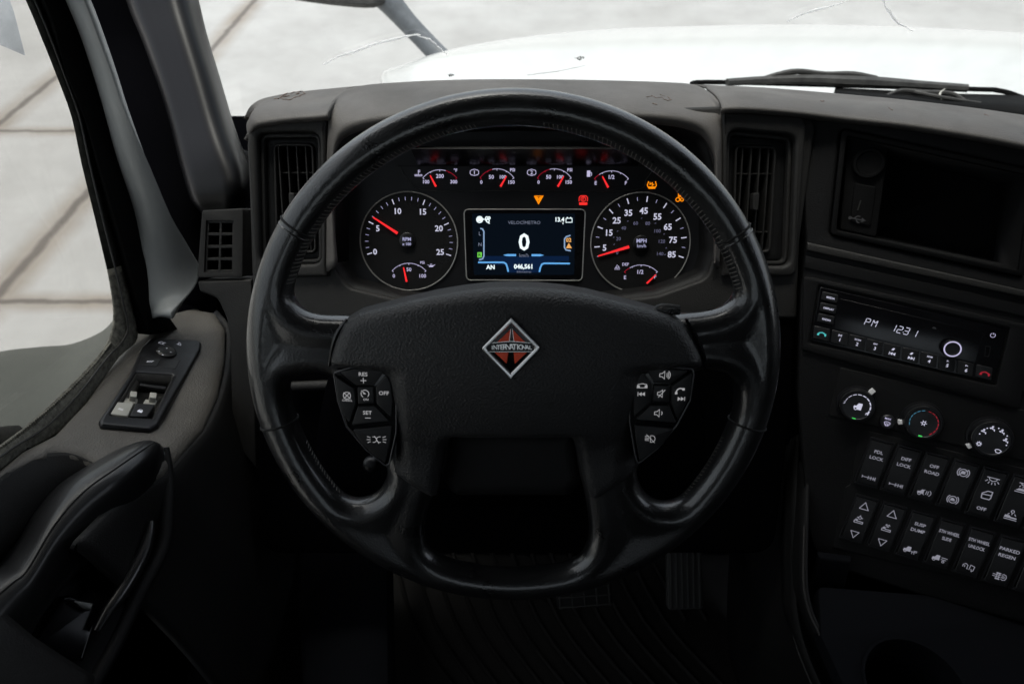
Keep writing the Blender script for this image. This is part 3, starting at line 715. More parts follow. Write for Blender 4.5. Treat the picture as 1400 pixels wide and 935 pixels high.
uc = f.L(1172, 300); MB().icon(f, uc, .010, [[(-.8, 0), (.8, 0)], [(.4, .2), (.8, 0), (.4, -.2)], [(-.4, 0), (-.1, .35), (.2, .35)], [(-.2, 0), (.1, -.35), (.3, -.35)], ('o', -.8, 0, .12)], .12, .0026).build('usb_symbol', 'print', cu, flat=True)

# ================================================================== instrument cluster
ic = thing('instrument_cluster', D.o, 'lit black instrument cluster behind the steering wheel', 'instrument cluster')
MB().prism(D, inset(ccw(smoothpoly(D.LL(op, 0), .02)), -.012), -.02, 0).build('face', 'satin', ic)
def C1(X, Y, ox=480, oy=190): return D.L(ox + X / 4.25, oy + Y / 4.25)
def C2(X, Y): return C1(X, Y, 660)
ms = D.L(701, 330)[0] - D.L(700, 330)[0]      # metres per photo pixel on the gauge plane
def dial(cx, cy, rad, label):
    c = D.L(cx, cy); r = rad * ms
    g = MB().lathe(D, c, [(r - .0008, .0), (r - .0012, .0012), (0, .0012)], 64).build('gauge', 'plastic_dark', ic, label=label)
    MB().ring(D, c, r, .00075, 72, 8, .0018).build('bezel_ring', 'ring', g)
    return c, r, g
def ticks(g, c, r, angs, r0, r1, wd, m):
    mb = MB()
    for a in angs:
        ca, sa = math.cos(R(a)), math.sin(R(a)); mb.stroke(D, [(c[0] + ca * r * r0, c[1] + sa * r * r0), (c[0] + ca * r * r1, c[1] + sa * r * r1)], wd, .0016)
    return mb
def needle(g, p0, p1, w0=.0016, w1=.0007, h=.004):
    a, b = Vector(p0), Vector(p1); d = (b - a).normalized(); nn = Vector((-d.y, d.x))
    return MB().prism(D, [tuple(a + nn * w0), tuple(b + nn * w1), tuple(b - nn * w1), tuple(a - nn * w0)], h - .0012, h, .0003).build('needle', 'lit_red', g)
def arcpts(c0, top, c1, m='lit_arc', g=None, wd=.0006, red=None, redside='l', tk=True):
    """arc through three points"""
    A, B, Cc = Vector(c0), Vector(top), Vector(c1)
    d = 2 * (A.x * (B.y - Cc.y) + B.x * (Cc.y - A.y) + Cc.x * (A.y - B.y))
    ux = (A.length_squared * (B.y - Cc.y) + B.length_squared * (Cc.y - A.y) + Cc.length_squared * (A.y - B.y)) / d
    uy = (A.length_squared * (Cc.x - B.x) + B.length_squared * (A.x - Cc.x) + Cc.length_squared * (B.x - A.x)) / d
    c = Vector((ux, uy)); r = (A - c).length; a0 = math.degrees(math.atan2(A.y - uy, A.x - ux)); a1 = math.degrees(math.atan2(Cc.y - uy, Cc.x - ux))
    w_, r_ = MB(), MB()
    lo, hi = 0, 1
    if red: 
        if redside == 'l': lo = red; r_.arc(D, c, r, a0, a0 + (a1 - a0) * red, wd, .0017)
        else: hi = red; r_.arc(D, c, r, a0 + (a1 - a0) * red, a1, wd, .0017)
    w_.arc(D, c, r, a0 + (a1 - a0) * lo, a0 + (a1 - a0) * hi, wd, .0016)
    for k, L in ((0, .0022), (.25, .0013), (.5, .002), (.75, .0013), (1, .0022)):
        a = a0 + (a1 - a0) * k; q = r_ if (red and ((redside == 'l' and k < red) or (redside == 'r' and k > red))) else w_
        q.stroke(D, [(ux + math.cos(R(a)) * (r - L), uy + math.sin(R(a)) * (r - L)), (ux + math.cos(R(a)) * (r + .0003), uy + math.sin(R(a)) * (r + .0003))], wd * 1.1, .00165)
    return w_, r_
PXS = .0085 * ms / .00885 if False else ms
def T(mb, C, X, Y, s, hgt, bold=.012, sx=1): mb.text(D, C(X, Y), hgt / 4.25 * ms, s, 0, .0017, bold, sx)
# --- tachometer
c, r, g = dial(559.4, 330.4, 66.5, 'tachometer with a red needle just above five')
ang = lambda v: 196.6 - 215 * v / 25
mj = ticks(g, c, r, [ang(v) for v in range(0, 26, 5)], .80, .905, .0011, None)
for v, X, Y in ((0, 141, 655), (5, 157, 520), (10, 270, 420), (15, 416, 424), (20, 511, 520), (25, 519, 657)):
    q9 = MB(); T(q9, C1, X, Y, str(v), 34, .02); q9.build('numeral', 'lit_white', g, flat=True)
mj.build('major_ticks', 'lit_white', g, flat=True)
ticks(g, c, r, [ang(v) for v in range(26) if v % 5], .83, .90, .0006, None).build('minor_ticks', 'lit_dim', g, flat=True)
MB().lathe(D, C1(328, 590), [(.0096, .0012), (.0096, .0045), (.0085, .0052), (0, .0052)], 40).build('hub', 'satin', g)
mb = MB(); mb.text(D, D.L(557, 326.8), 4.6 * ms, 'RPM', 0, .0054, .03); mb.text(D, D.L(557, 333.4), 3.8 * ms, 'x 100', 0, .0054, .03); mb.build('unit_text', 'lit_dim', g, flat=True)
needle(g, C1(272, 548), C1(130, 455))
w_, r_ = arcpts(C1(240, 766), C1(335, 722), C1(436, 766)); T(w_, C1, 250, 795, '0', 22); T(w_, C1, 337, 758, '50', 22); T(w_, C1, 415, 795, '100', 22); T(w_, C1, 415, 718, 'PSI', 16)
w_.icon(D, C1(468, 738), .0030, [('f', [(-1, -.4), (.5, -.4), (.9, .1), (1.6, .5), (1.5, .6), (.6, .3), (-.8, .3)]), [(-.2, .3), (-.2, .7)], [(-.6, .75), (.3, .75)], [(-1, .2), (-1.6, .5)]], .16, .0017)
w_.build('oil_pressure_scale', 'lit_arc', g, flat=True)
needle(g, C1(325, 828), C1(307, 745), .0011, .0006)
# --- speedometer
c, r, g = dial(875.3, 332.6, 67.8, 'speedometer with its red needle resting below five')
ang = lambda v: 184.7 - 2.535 * (v - 5)
mj = ticks(g, c, r, [ang(v) for v in range(5, 86, 10)], .82, .93, .0012, None)
for v, X, Y in ((5, 707, 632), (15, 731, 545), (25, 778, 474), (35, 845, 430), (45, 935, 418), (55, 1014, 452), (65, 1074, 511), (75, 1104, 587), (85, 1097, 671)): 
    q9 = MB(); T(q9, C2, X, Y, str(v), 36, .02); q9.build('numeral', 'lit_white', g, flat=True)
mj.build('major_ticks', 'lit_white', g, flat=True)
ticks(g, c, r, [ang(v) for v in range(10, 86, 10)] + [197], .84, .91, .0006, None).build('minor_ticks', 'lit_dim', g, flat=True)
km = MB()
for v, X, Y in ((0, 780, 660), (20, 787, 580), (40, 818, 518), (60, 887, 490), (80, 957, 491), (100, 1012, 535), (120, 1037, 595), (140, 1027, 667)): T(km, C2, X, Y, str(v), 21, .0)
for X, Y in ((762, 613), (782, 536), (842, 478), (922, 461), (1002, 490), (1052, 553), (1064, 634), (760, 572), (1058, 672)): km.stroke(D, [C2(X - 4, Y + 2), C2(X + 4, Y - 2)], .0006, .0017)
km.build('inner_scale', 'lit_faint', g, flat=True)
MB().lathe(D, C2(917, 606), [(.0096, .0012), (.0096, .0045), (.0085, .0052), (0, .0052)], 40).build('hub', 'satin', g)
mb = MB(); mb.text(D, D.L(876, 329), 5.2 * ms, 'MPH', 0, .0054, .03); mb.text(D, D.L(876, 335.8), 4.6 * ms, 'km/h', 0, .0054, .01); mb.build('unit_text', 'lit_dim', g, flat=True)
needle(g, C2(848, 626), C2(668, 680), .0017, .0007)
w_, r_ = arcpts(C2(822, 772), C2(912, 732), C2(1013, 772), red=.18); T(w_, C2, 825, 804, 'E', 22); T(w_, C2, 912, 772, '1/2', 24); T(w_, C2, 1000, 800, 'F', 22); T(w_, C2, 828, 728, 'DEF', 17)
w_.icon(D, C2(780, 745), .0028, [[(-1.2, -.9), (1.2, -.9)], [(-1.2, -.5), (-.6, -.3), (0, -.5), (.6, -.3), (1.2, -.5)], [(-.7, -.1), (0, 1), (.9, .1), (-.7, -.1)]], .18, .0017)
w_.build('fluid_scale', 'lit_arc', g, flat=True); r_.build('low_mark', 'lit_redarc', g, flat=True)
needle(g, C2(950, 838), C2(1003, 787), .0010, .0005)
# --- top row of small gauges
tray = D.LL([(547, 228), (558, 244), (583, 260.5), (700, 260.8), (861, 261), (884, 244), (897, 224)], 0)
MB().tube([D.W(a, b, .0006) for a, b in tray], .0005, 6, 5).build('tray_line', 'chrome_dim', ic)
MB().prism(Fr(D.hit(720, 228, .001), D.n, D.u), [(-.155, 0), (.155, 0), (.155, .001), (-.155, .001)], 0, .0005).build('tray_edge', 'plastic_dark', ic)
def top(label, ca, cb, cc, n0, n1, labs, icon, red, side, C):
    cen = C((ca[0] + cc[0]) / 2, 230); g = MB().prism(D, [(cen[0] + x * .0155 * 1.2, cen[1] + y * .0075) for x, y in ((-1, -1), (1, -1), (1, 1), (-1, 1))], 0, .0008).build('small_gauge', 'satin', ic, label=label)
    w_, r_ = arcpts(C(*ca), C(*cb), C(*cc), red=red, redside=side)
    for X, Y, s, h in labs: T(w_, C, X, Y, s, h, .02)
    w_.icon(D, C(*icon[0]), .0036, icon[1], .2, .0017); w_.build('scale', 'lit_arc', g, flat=True)
    if r_.v: r_.build('red_range', 'lit_redarc', g, flat=True)
    needle(g, C(*n0), C(*n1), .0012, .0006)
top('water temperature gauge, first of the top row', (418, 228), (517, 181), (615, 228), (495, 278), (461, 213), [(435, 250, '100', 20), (517, 217, '200', 22), (597, 250, '300', 20), (607, 183, '°F', 18)],
    ((392, 200), [[(-1.3, -.9), (1.3, -.9)], [(-1.3, -.5), (1.3, -.5)], [(0, -.3), (0, 1)], [(0, .9), (.6, .9)], [(0, .4), (.6, .4)]]), .66, 'r', C1)
for dx, s, lb in ((0, '1', 'first air pressure gauge'), (332, '2', 'second air pressure gauge')):
    top(lb, (750 + dx, 228), (849 + dx, 175), (946 + dx, 228), (868 + dx, 278), (903 + dx, 218), [(757 + dx, 252, '0', 20), (815 + dx, 222, '50', 22), (880 + dx, 222, '100', 20), (930 + dx, 252, '150', 20), (938 + dx, 181, 'PSI', 18), (717 + dx, 196, s, 22)],
        ((717 + dx, 196), [('o', 0, 0, 1.0, 50, 130), ('o', 0, 0, 1.0, 230, 310), [(-.6, .8), (-1.0, .8), (-1.4, .4), (-1.4, -.4), (-1.0, -.8), (-.6, -.8)], [(.6, .8), (1.0, .8), (1.4, .4), (1.4, -.4), (1.0, -.8), (.6, -.8)]]), .38, 'l', C1)
top('fuel gauge, last of the top row', (648, 232), (746, 187), (845, 232), (727, 283), (693, 218), [(655, 257, 'E', 20), (745, 222, '1/2', 22), (830, 257, 'F', 20)],
    ((617, 203), [('f', [(-.7, -1), (.4, -1), (.4, 1), (-.7, 1)]), [(.4, .4), (.8, .3), (.8, -.7)]]), .16, 'l', C2)
ra0, ra1 = D.L(572, 226)[0], D.L(872, 226)[0]; rb = D.L(700, 227)[1]
MB().add([D.W(ra0, rb, .0015), D.W(ra1, rb, .0015), D.W(ra1 + .004, rb + .017, .030), D.W(ra0 - .004, rb + .017, .030), D.W(ra0, rb + .001, -.001), D.W(ra1, rb + .001, -.001), D.W(ra1 + .004, rb + .020, .028), D.W(ra0 - .004, rb + .020, .028)], [(0, 1, 2, 3), (7, 6, 5, 4), (0, 4, 5, 1), (1, 5, 6, 2), (2, 6, 7, 3), (3, 7, 4, 0)]).build('glossy_visor', mat('visor_gloss', (.003, .003, .004), .24, spec=.9), ic, flat=True)
# warning lamps
def lamp(px, py, m, strokes, label, sz=.0045):
    MB().icon(D, D.L(px, py), sz, strokes, .22, .0012).build('warning_lamp', m, ic, flat=True, label=label)
lamp(736.3, 273, 'lit_orange', [[(-1.15, .9), (1.15, .9), (0, -1.1), (-1.15, .9)], ('o', -.3, .4, .16), ('o', .35, .4, .16), ('o', 0, 0, .16), ('f', [(-.9, .75), (-.5, .75), (0, -.6), (0, -.95)]), ('f', [(.9, .75), (.6, .75), (0, -.6), (0, -.95)])], 'orange triangle warning lamp')
lamp(797.3, 274, 'lit_warn', [('f', [(-1.1, -1.25), (1.1, -1.25), (1.1, -.55), (-1.1, -.55)]), ('o', 0, .3, .62), [(-1.1, -.3), (-1.1, .7), (-.7, 1.15), (.7, 1.15), (1.1, .7), (1.1, -.3)], [(-.1, -.1), (-.1, .6), (.25, .45)]], 'red parking brake warning lamp')
lamp(891, 252.5, 'lit_orange', [[(-.9, -1), (.9, -1)], [(-.9, -.8), (-1.2, -.2), (-.9, .8)], [(.9, -.8), (1.2, -.2), (.9, .8)], [(-.5, .6), (-.5, 0), (-.1, .3)], [(.1, .6), (.1, -.3), (.6, .1)], ('f', [(-.9, -1), (.9, -1), (.9, -.55), (-.9, -.55)])], 'orange tyre-shaped warning lamp')
lamp(929, 270, 'lit_orange', [('o', .1, .75, .5), ('f', [(-.6, .1), (.7, .1), (.5, .55), (-.3, .55)]), ('o', -.5, -.6, .5), ('o', .6, -.6, .4), [(-.3, 0), (.4, -.8)]], 'orange skid warning lamp')
# --- centre screen
def C3(X, Y): return D.L(630 + X / 7.78, 280 + Y / 7.78)
s0 = smoothpoly([C3(35, 50), C3(1325, 50), C3(1290, 805), C3(62, 800)], .006)
scr = MB().prism(D, s0, 0, .0012, .0004).build('screen', 'gloss', ic, label='colour screen showing a zero speed')
lp = s0 + s0[:1]
MB().tube([D.W(a, b, .0014) for a, b in s0], .0007, 8, closed=True, up=D.n).build('bezel_ring', 'ring', scr)
MB().flat(D, smoothpoly([C3(120, 95), C3(1215, 95), C3(1205, 745), C3(140, 745)], .002), .0014).build('display', 'scr_dark', scr, flat=True)
nb = MB()
for X0, Y0, X1, Y1 in ((190, 545, 1150, 600), (330, 600, 1010, 640), (500, 640, 850, 720)): nb.flat(D, smoothpoly([C3(X0, Y0), C3(X1, Y0), C3(X1, Y1), C3(X0, Y1)], .001), .0015)
nb.build('glow_band', 'scr_navy', scr, flat=True)
def T3(mb, X, Y, s, hgt, bold=.0, sx=1): mb.text(D, C3(X, Y), hgt / 7.78 * ms, s, 0, .0018, bold, sx)
mb = MB(); V_, F_ = textmesh('0', .035); T3(mb, 673, 396, '0', 180, .018, .98); mb.build('speed_readout', 'scr_white', scr, flat=True); mb = MB(); T3(mb, 1048, 158, '13.4', 46, .03, .95); T3(mb, 1086, 200, 'v', 24, .03)
lo_ = MB(); T3(lo_, 318, 662, 'AN', 46, .03); lo_.build('state_readout', 'scr_white', scr, flat=True); lo_ = MB(); T3(lo_, 668, 660, '046,561', 48, .035, .98); lo_.build('odometer_readout', 'scr_white', scr, flat=True)
mb.stroke(D, [C3(1118, 145), C3(1182, 145), C3(1182, 188), C3(1118, 188), C3(1118, 145)], .0008, .0018).stroke(D, [C3(1132, 132), C3(1132, 145)], .0014, .0018).stroke(D, [C3(1168, 132), C3(1168, 145)], .0014, .0018)
mb.build('voltage_readout', 'scr_white', scr, flat=True); mb = MB(); mb.icon(D, C3(205, 158), .0046, [('o', -.1, 0, .75), ('f', [(-.7, -.4), (.4, -.5), (.5, .3), (-.2, .6), (-.7, .3)]), [(.5, 0), (1.2, .1)]], .3, .0018).icon(D, C3(288, 160), .0042, [('o', -.3, .45, .35), ('o', .35, .5, .3), ('o', 0, -.3, .4), [(0, -.7), (.5, -1.1)], [(-.8, .1), (-.4, -.4)]], .3, .0018)
mb.build('engine_symbol', 'scr_white', scr, flat=True)
mb = MB(); T3(mb, 675, 186, 'VELOCÍMETRO', 34, .0, 1.1); T3(mb, 672, 537, 'km/h', 38, 0); T3(mb, 672, 710, 'kilómetros', 26, 0); T3(mb, 203, 308, 'L', 38, .01); T3(mb, 205, 422, 'N', 38, .01); mb.build('grey_readout', 'scr_grey', scr, flat=True)
MB().flat(D, smoothpoly([C3(178, 505), C3(224, 505), C3(224, 560), C3(178, 560)], .0008), .0018).build('green_gear_mark', 'scr_green', scr, flat=True)
mb = MB(); T3(mb, 201, 533, 'R', 40, .01); [setattr(v, 'z', v.z) for v in mb.v]; mb.v = [v + D.n * .0002 for v in mb.v]; mb.build('gear_letter', 'scr_dark', scr, flat=True)
mb = MB(); mb.stroke(D, [C3(x, y) for x, y in ((185, 612), (455, 612), (482, 628), (495, 665), (505, 712))], .0019, .0018); mb.stroke(D, [C3(x, y) for x, y in ((1160, 624), (885, 622), (860, 634), (845, 668), (835, 714))], .0019, .0018)
mb.flat(D, [C3(450, 535), C3(490, 524), C3(588, 524), C3(588, 546), C3(490, 546)], .0018).flat(D, [C3(885, 536), C3(845, 525), C3(752, 525), C3(752, 547), C3(845, 547)], .0018); mb.build('blue_lines', 'scr_blue', scr, flat=True)
mb = MB(); mb.stroke(D, [C3(x, y) for x, y in ((208, 252), (232, 258), (246, 285), (246, 545), (232, 575), (195, 586))], .0016, .0018); mb.stroke(D, [C3(x, y) for x, y in ((1165, 326), (1120, 340), (1102, 365), (1102, 455), (1118, 480), (1168, 490))], .0016, .0018); mb.build('bracket_lines', 'scr_lblue', scr, flat=True)
mb = MB(); T3(mb, 1146, 375, '02', 42, .03); mb.flat(D, [C3(1118, 462), C3(1180, 462), C3(1148, 405)], .0018); mb.build('amber_readout', 'scr_amber', scr, flat=True)

# ================================================================== steering wheel
sw = thing('steering_wheel', WF.o, 'worn black leather steering wheel with four spokes, filling the middle', 'steering wheel')
RO = .2286
def TRa(a):
    """tube radius of the rim at angle a (degrees)"""
    a = (a + 90) % 360 - 90
    v = [(-90, .0153), (-60, .0156), (-20, .0162), (10, .0160), (40, .0146), (90, .0140), (140, .0146), (170, .0160), (200, .0162), (240, .0156), (270, .0153)]
    for (x0, y0), (x1, y1) in zip(v, v[1:]):
        if a <= x1: t = (a - x0) / (x1 - x0); t = t * t * (3 - 2 * t); return y0 + (y1 - y0) * t
TR = .0155; RC = RO - TR; RI = RC - TR
def WL(pts): return [WF.L(x, y, 0) for x, y in pts]
def arcw(a0, a1, n=30): return [((RO - 2 * TRa(a)) * math.cos(R(a)), (RO - 2 * TRa(a)) * math.sin(R(a))) for a in [a0 + (a1 - a0) * i / n for i in range(n + 1)]]
def hole_arc(px0, px1, ccwdir=1, trim=4):
    A, B = WF.L(*px0), WF.L(*px1); a, b = math.degrees(math.atan2(A[1], A[0])), math.degrees(math.atan2(B[1], B[0]))
    if ccwdir: 
        while b < a: b += 360
        return arcw(a + trim, b - trim)
    while b > a: b -= 360
    return arcw(a - trim, b + trim)
top_h = hole_arc((1006, 372), (402, 372), 1, 2) + WL([(399, 400), (407, 419), (425, 429), (453, 431), (480, 430), (560, 455), (700, 455), (850, 455), (925, 428), (957, 427), (990, 420), (1007, 402)])
left_h = WL([(393, 520), (409, 511), (449, 509), (470, 520), (500, 580), (532, 640), (529, 652), (524, 664), (512, 677), (492, 683), (474, 680)]) + hole_arc((470, 672), (391, 545), 0, 1)
right_h = WL([(1004, 521), (994, 511), (975, 505), (945, 504), (930, 520), (900, 580), (868, 640), (873, 660), (886, 680), (908, 688), (928, 684)]) + hole_arc((938, 676), (1004, 548), 1, 1)
bot_h = WL([(614, 592), (606, 640), (597, 665), (586, 690), (581, 722), (584, 744), (600, 760)]) + hole_arc((612, 768), (785, 766), 1, 2) + WL([(790, 762), (801, 748), (806, 722), (802, 690), (797, 665), (790, 640), (784, 592)])
def sm(h):
    p = np.array(resample(h, .003))
    for _ in range(14): p = p * .5 + (np.roll(p, 1, 0) + np.roll(p, -1, 0)) * .25
    return [tuple(q) for q in p]
top_h, left_h, right_h, bot_h = sm(top_h), sm(left_h), sm(right_h), sm(bot_h)
outer = [(RO * math.cos(2 * math.pi * i / 260), RO * math.sin(2 * math.pi * i / 260)) for i in range(260)]
def hf(x, y, d):
    T_ = TRa(math.degrees(math.atan2(y, x))); e = min(d / T_, 1); return T_ * math.sqrt(max(0, 1 - (1 - e) ** 2)) - .004 * max(0, min(1, (d - T_) / .02))
wheel = MB().patch(WF, outer, [top_h, left_h, right_h, bot_h], hf, .0036, (.00012, .0005, .0012, .0023, .0038, .0058, .0083, .0118), back=lambda x, y, d: -hf(x, y, d) * .9)
rim = wheel.build('rim', 'leather', sw, angle=89, weld=True)
# seams where the leather sections meet
def seam(ang, wd=.0010):
    ca, sa = math.cos(R(ang)), math.sin(R(ang)); pts = []; TR = TRa(ang); RC = RO - TR
    for i in range(41):
        t = 2 * math.pi * i / 40; k = RC + (TR + .0002) * math.cos(t); pts.append(WF.W(k * ca, k * sa, (TR + .0002) * math.sin(t)))
    return MB().tube(pts[:-1], wd, 6, closed=True)
def angp(px, py): a = WF.L(px, py); return math.degrees(math.atan2(a[1], a[0]))
for p in ((405, 308), (1003, 318), (378, 578), (1030, 580)): seam(angp(*p)).build('leather_seam', 'seam', rim)
# gloss lip beside each upper seam (wrapped section is a little thicker)
for p, s_ in (((405, 308), 1), ((1003, 318), -1)):
    a = angp(*p) + s_ * 1.2; ca, sa = math.cos(R(a)), math.sin(R(a)); pts = []; TR = TRa(a); RC = RO - TR
    for i in range(40):
        t = 2 * math.pi * i / 40; k = RC + (TR - .0004) * math.cos(t); pts.append(WF.W(k * ca, k * sa, (TR - .0004) * math.sin(t)))
    MB().tube(pts, .0009, 8, closed=True).build('section_lip', 'leather', rim)
# stitching along the inside of the rim
def stitches(a0, a1, n, seed, p0=8, dp=11):
    st = MB(); rs = random.Random(seed)
    for i in range(n):
        a = a0 + (a1 - a0) * i / n + rs.uniform(-.1, .1); T_ = TRa(a) + .0002; rc = RO - TRa(a); pts = []
        for k in range(4):
            ph = R(p0 + k * dp); kk = rc - T_ * math.cos(ph); b_ = a + k * .18; pts.append(WF.W(kk * math.cos(R(b_)), kk * math.sin(R(b_)), T_ * math.sin(ph)))
        st.tube(pts, .00042, 5)
    return st
stitches(20, 84, 62, 1).build('stitching', 'thread', rim); stitches(98, 160, 60, 2).build('stitching', 'thread', rim)
stitches(200, 232, 30, 3, -4, 5).build('stitching', 'thread', rim); stitches(308, 342, 32, 4, -4, 5).build('stitching', 'thread', rim)
# airbag pad
PH = .010
padpx = [(470, 440), (490, 428), (525, 419), (560, 410), (596, 402), (632, 396), (666, 392), (701, 391), (736, 392), (770, 395), (806, 401), (842, 410), (880, 420), (915, 430), (934, 441),
         (949, 465), (958, 485), (962, 503), (955, 507), (880, 512), (866, 560), (866, 600), (871, 640), (868, 652), (810, 686), (799, 660), (792, 630), (786, 614), (770, 604), (768, 640), (758, 655), (640, 655), (632, 640), (630, 604), (614, 606),
         (606, 622), (600, 650), (597, 685), (536, 651), (537, 640), (541, 600), (540, 560), (530, 512), (470, 508), (452, 503), (452, 490), (459, 465)]
PF = WF.off(PH + .012)
pad2 = smoothpoly(PF.LL(padpx), .006, 3)
yl = PF.L(700, 590)[1]; xl, xr_ = PF.L(612, 600)[0], PF.L(788, 600)[0]; ctr = PF.L(701, 500)
def padh(x, y, d):
    e = min(d / .011, 1); h = .011 * math.sqrt(max(0, 1 - (1 - e) ** 2))
    q = ((x - ctr[0]) / .14) ** 2 + ((y - ctr[1]) / .075) ** 2; h += .016 * max(0, 1 - q * .85)
    def ss(t): t = max(0, min(1, t)); return t * t * (3 - 2 * t)
    mid = ss((x - xl) / .016 + .5) * ss((xr_ - x) / .016 + .5)
    h -= mid * (ss((yl + .006 - y) / .018) * .012 + max(0, min(1, (yl - y) / .045)) * .065)
    leg = (1 - mid) * ss((yl + .004 - y) / .035); h -= leg * .003
    px_, py_ = abs(x - ctr[0]), y
    pod = ss((px_ - .085) / .02) * ss((PF.L(700, 497)[1] - y + .004) / .010); h -= pod * .006
    return h - .002
MB().patch(PF, pad2, [], padh, .0028, (.0003, .001, .0022, .004, .0065, .0095), wall=-.02).build('airbag_pad', 'pad', sw, angle=80)
MB().prism(WF, smoothpoly(WL([(612, 590), (788, 590), (800, 655), (782, 684), (618, 684), (602, 655)]), .012), -.03, .000, .014, 5).build('hub_cover', 'hubplastic', sw)
# horn mark pressed in the pad
hc = PF.L(699, 563, .024); hr = WF.off(PH + .012 + padh(PF.L(699, 563)[0], PF.L(699, 563)[1], .05) + .0003)
MB().icon(hr, hr.L(699, 563), .0065, [[(-1.2, .5), (-.6, .3), (.8, .5), (1.0, -.3), (.6, -.45), (-.4, -.45), (-.8, 0)], [(-1.2, .5), (-1.3, -.1)]], .10, .0).build('horn_mark', 'satin', sw, flat=True)
# shiny divider strips at the upper corners of the pad
for pts in ([(474, 437), (462, 455), (455, 475), (450, 500)], [(938, 436), (950, 458), (960, 480), (966, 503)]):
    MB().tube([WF.off(.0235).hit(x, y) for x, y in pts], [.0012, .0022, .0020, .0012], 8, 4).build('edge_strip', 'gloss', sw)
MB().tube([WF.off(.016).hit(x, y) for x, y in ((929, 424), (905, 423), (893, 427))], [.004, .005, .003], 8, 3).build('edge_strip', 'leather', sw)
# emblem
ef = WF.off(PH + .012 + padh(*PF.L(699, 476, .024), .06) + .0008)
def EL(pts): return [ef.L(640 + x / 8.5, 420 + y / 8.5, .002) for x, y in pts]
dm = smoothpoly(EL([(500, 118), (862, 478), (495, 842), (142, 482)]), [.0008, .004, .0008, .003])
emb = MB().prism(ef, dm, -.004, .0012, .0006).build('emblem', 'gloss', sw, label='chrome diamond badge with orange field and lettering')
outc = smoothpoly(EL([(501, 128), (843, 476), (495, 832), (152, 480)]), [.0003, .0032, .0003, .0025]); inc = smoothpoly(EL([(501, 188), (784, 474), (495, 767), (206, 480)]), [.0003, .0025, .0003, .002])
MB().plate(ef, outc, [inc], .0, .0034, .0011, 3).build('chrome_frame', 'chrome', emb, angle=25)
for tr in ([(498, 255), (485, 392), (335, 412)], [(512, 255), (527, 392), (668, 412)], [(312, 527), (467, 527), (448, 655)], [(530, 527), (682, 527), (541, 658)]):
    MB().prism(ef, EL(tr), .001, .0024, .0002).build('orange_field', 'orange_enamel', emb)
MB().prism(ef, EL([(280, 415), (400, 402), (500, 395), (610, 402), (740, 418), (795, 470), (752, 512), (240, 512), (195, 475)]), .001, .0026, .0003).build('name_band', 'satin', emb)
mb = MB(); bx = EL([(500, 408)])[0]; a0 = EL([(255, 465)])[0][0]; a1 = EL([(745, 465)])[0][0]; s_ = 'INTERNATIONAL'
hts = [46, 50, 54, 58, 61, 64, 66, 64, 61, 58, 54, 50, 46]
for i, ch in enumerate(s_):
    X = 262 + 480 * (i + .5) / 13; hgt = hts[i]; yb = 488 - hgt / 2; mb.text(ef, EL([(X, yb)])[0], hgt / 8.5 * .00063, ch, 0, .0029, .012, .92 if ch != 'I' else 1)
mb.build('lettering', 'chrome', emb, flat=True)
mb = MB(); mb.stroke(ef, EL([(280, 413), (400, 401), (500, 394), (610, 401), (740, 416)]), .0004, .0028).stroke(ef, EL([(240, 514), (752, 514)]), .0004, .0028); mb.stroke(ef, EL([(495, 252), (478, 392)]), .0003, .0026).stroke(ef, EL([(514, 252), (532, 392)]), .0003, .0026); mb.build('chrome_lines', 'chrome', emb, flat=True)

# button pods
def pod(outl, O, btns, label):
    f = WF.off(.031)
    def Q(p): return f.L(O[0] + p[0] / 3.34, O[1] + p[1] / 3.34)
    o = smoothpoly([Q(p) for p in outl], .003, 3)
    base = MB().prism(f, o, -.024, -.001, .0015).build('button_pod', 'gloss', sw, label=label)
    MB().tube([f.W(a, b, .0004) for a, b in inset(ccw(o), .0008)], .0007, 6, closed=True, up=f.n).build('pod_rim', 'edge', base)
    for pts in btns:
        MB().prism(f, smoothpoly(inset(ccw([Q(p) for p in pts]), .0003), .0012, 3), -.002, .0016, .0008).build('button', 'button', base)
    return f, Q, base
f, Q, base = pod([(50, 430), (130, 405), (250, 398), (312, 415), (335, 460), (345, 540), (345, 700), (312, 850), (290, 860), (200, 785), (110, 680), (70, 560)], (440, 380),
    [[(80, 428), (150, 412), (250, 408), (288, 424), (242, 487), (158, 490)], [(60, 442), (150, 500), (160, 570), (128, 665), (92, 610), (72, 540)], [(163, 496), (241, 491), (243, 571), (165, 576)],
     [(296, 436), (318, 480), (328, 560), (322, 640), (250, 572), (247, 495)], [(165, 583), (245, 579), (316, 652), (135, 670)], [(140, 690), (325, 668), (318, 740), (292, 845), (230, 800), (172, 740)]], 'left pod of cruise control buttons')
tb = MB()
def tx(X, Y, s, hgt, bold=.015, sx=1.05): tb.text(f, Q((X, Y)), hgt / 3.34 * ms * .60, s, -2 if f else 0, .0019, bold, sx)
tx(190, 436, 'RES', 21); tx(285, 522, 'OFF', 21); tx(210, 611, 'SET', 21); tx(203, 551, 'ON', 12); tx(118, 555, 'CANCL', 11)
u = .0016
tb.icon(f, Q((192, 465)), .0024, [[(-1, 0), (1, 0)], [(0, -1), (0, 1)]], .26, .0019).icon(f, Q((212, 635)), .0024, [[(-1, 0), (1, 0)]], .26, .0019)
tb.icon(f, Q((117, 533)), .0030, [('o', 0, 0, 1), [(-.9, .9), (.9, -.9)], [(-.9, -.9), (.9, .9)]], .2, .0019).icon(f, Q((199, 525)), .0032, [('o', 0, 0, 1, -50, 120), ('o', 0, 0, 1, 150, 240), [(-.9, .9), (.2, -.1)], [(0, 0), (-.5, .1)]], .2, .0019)
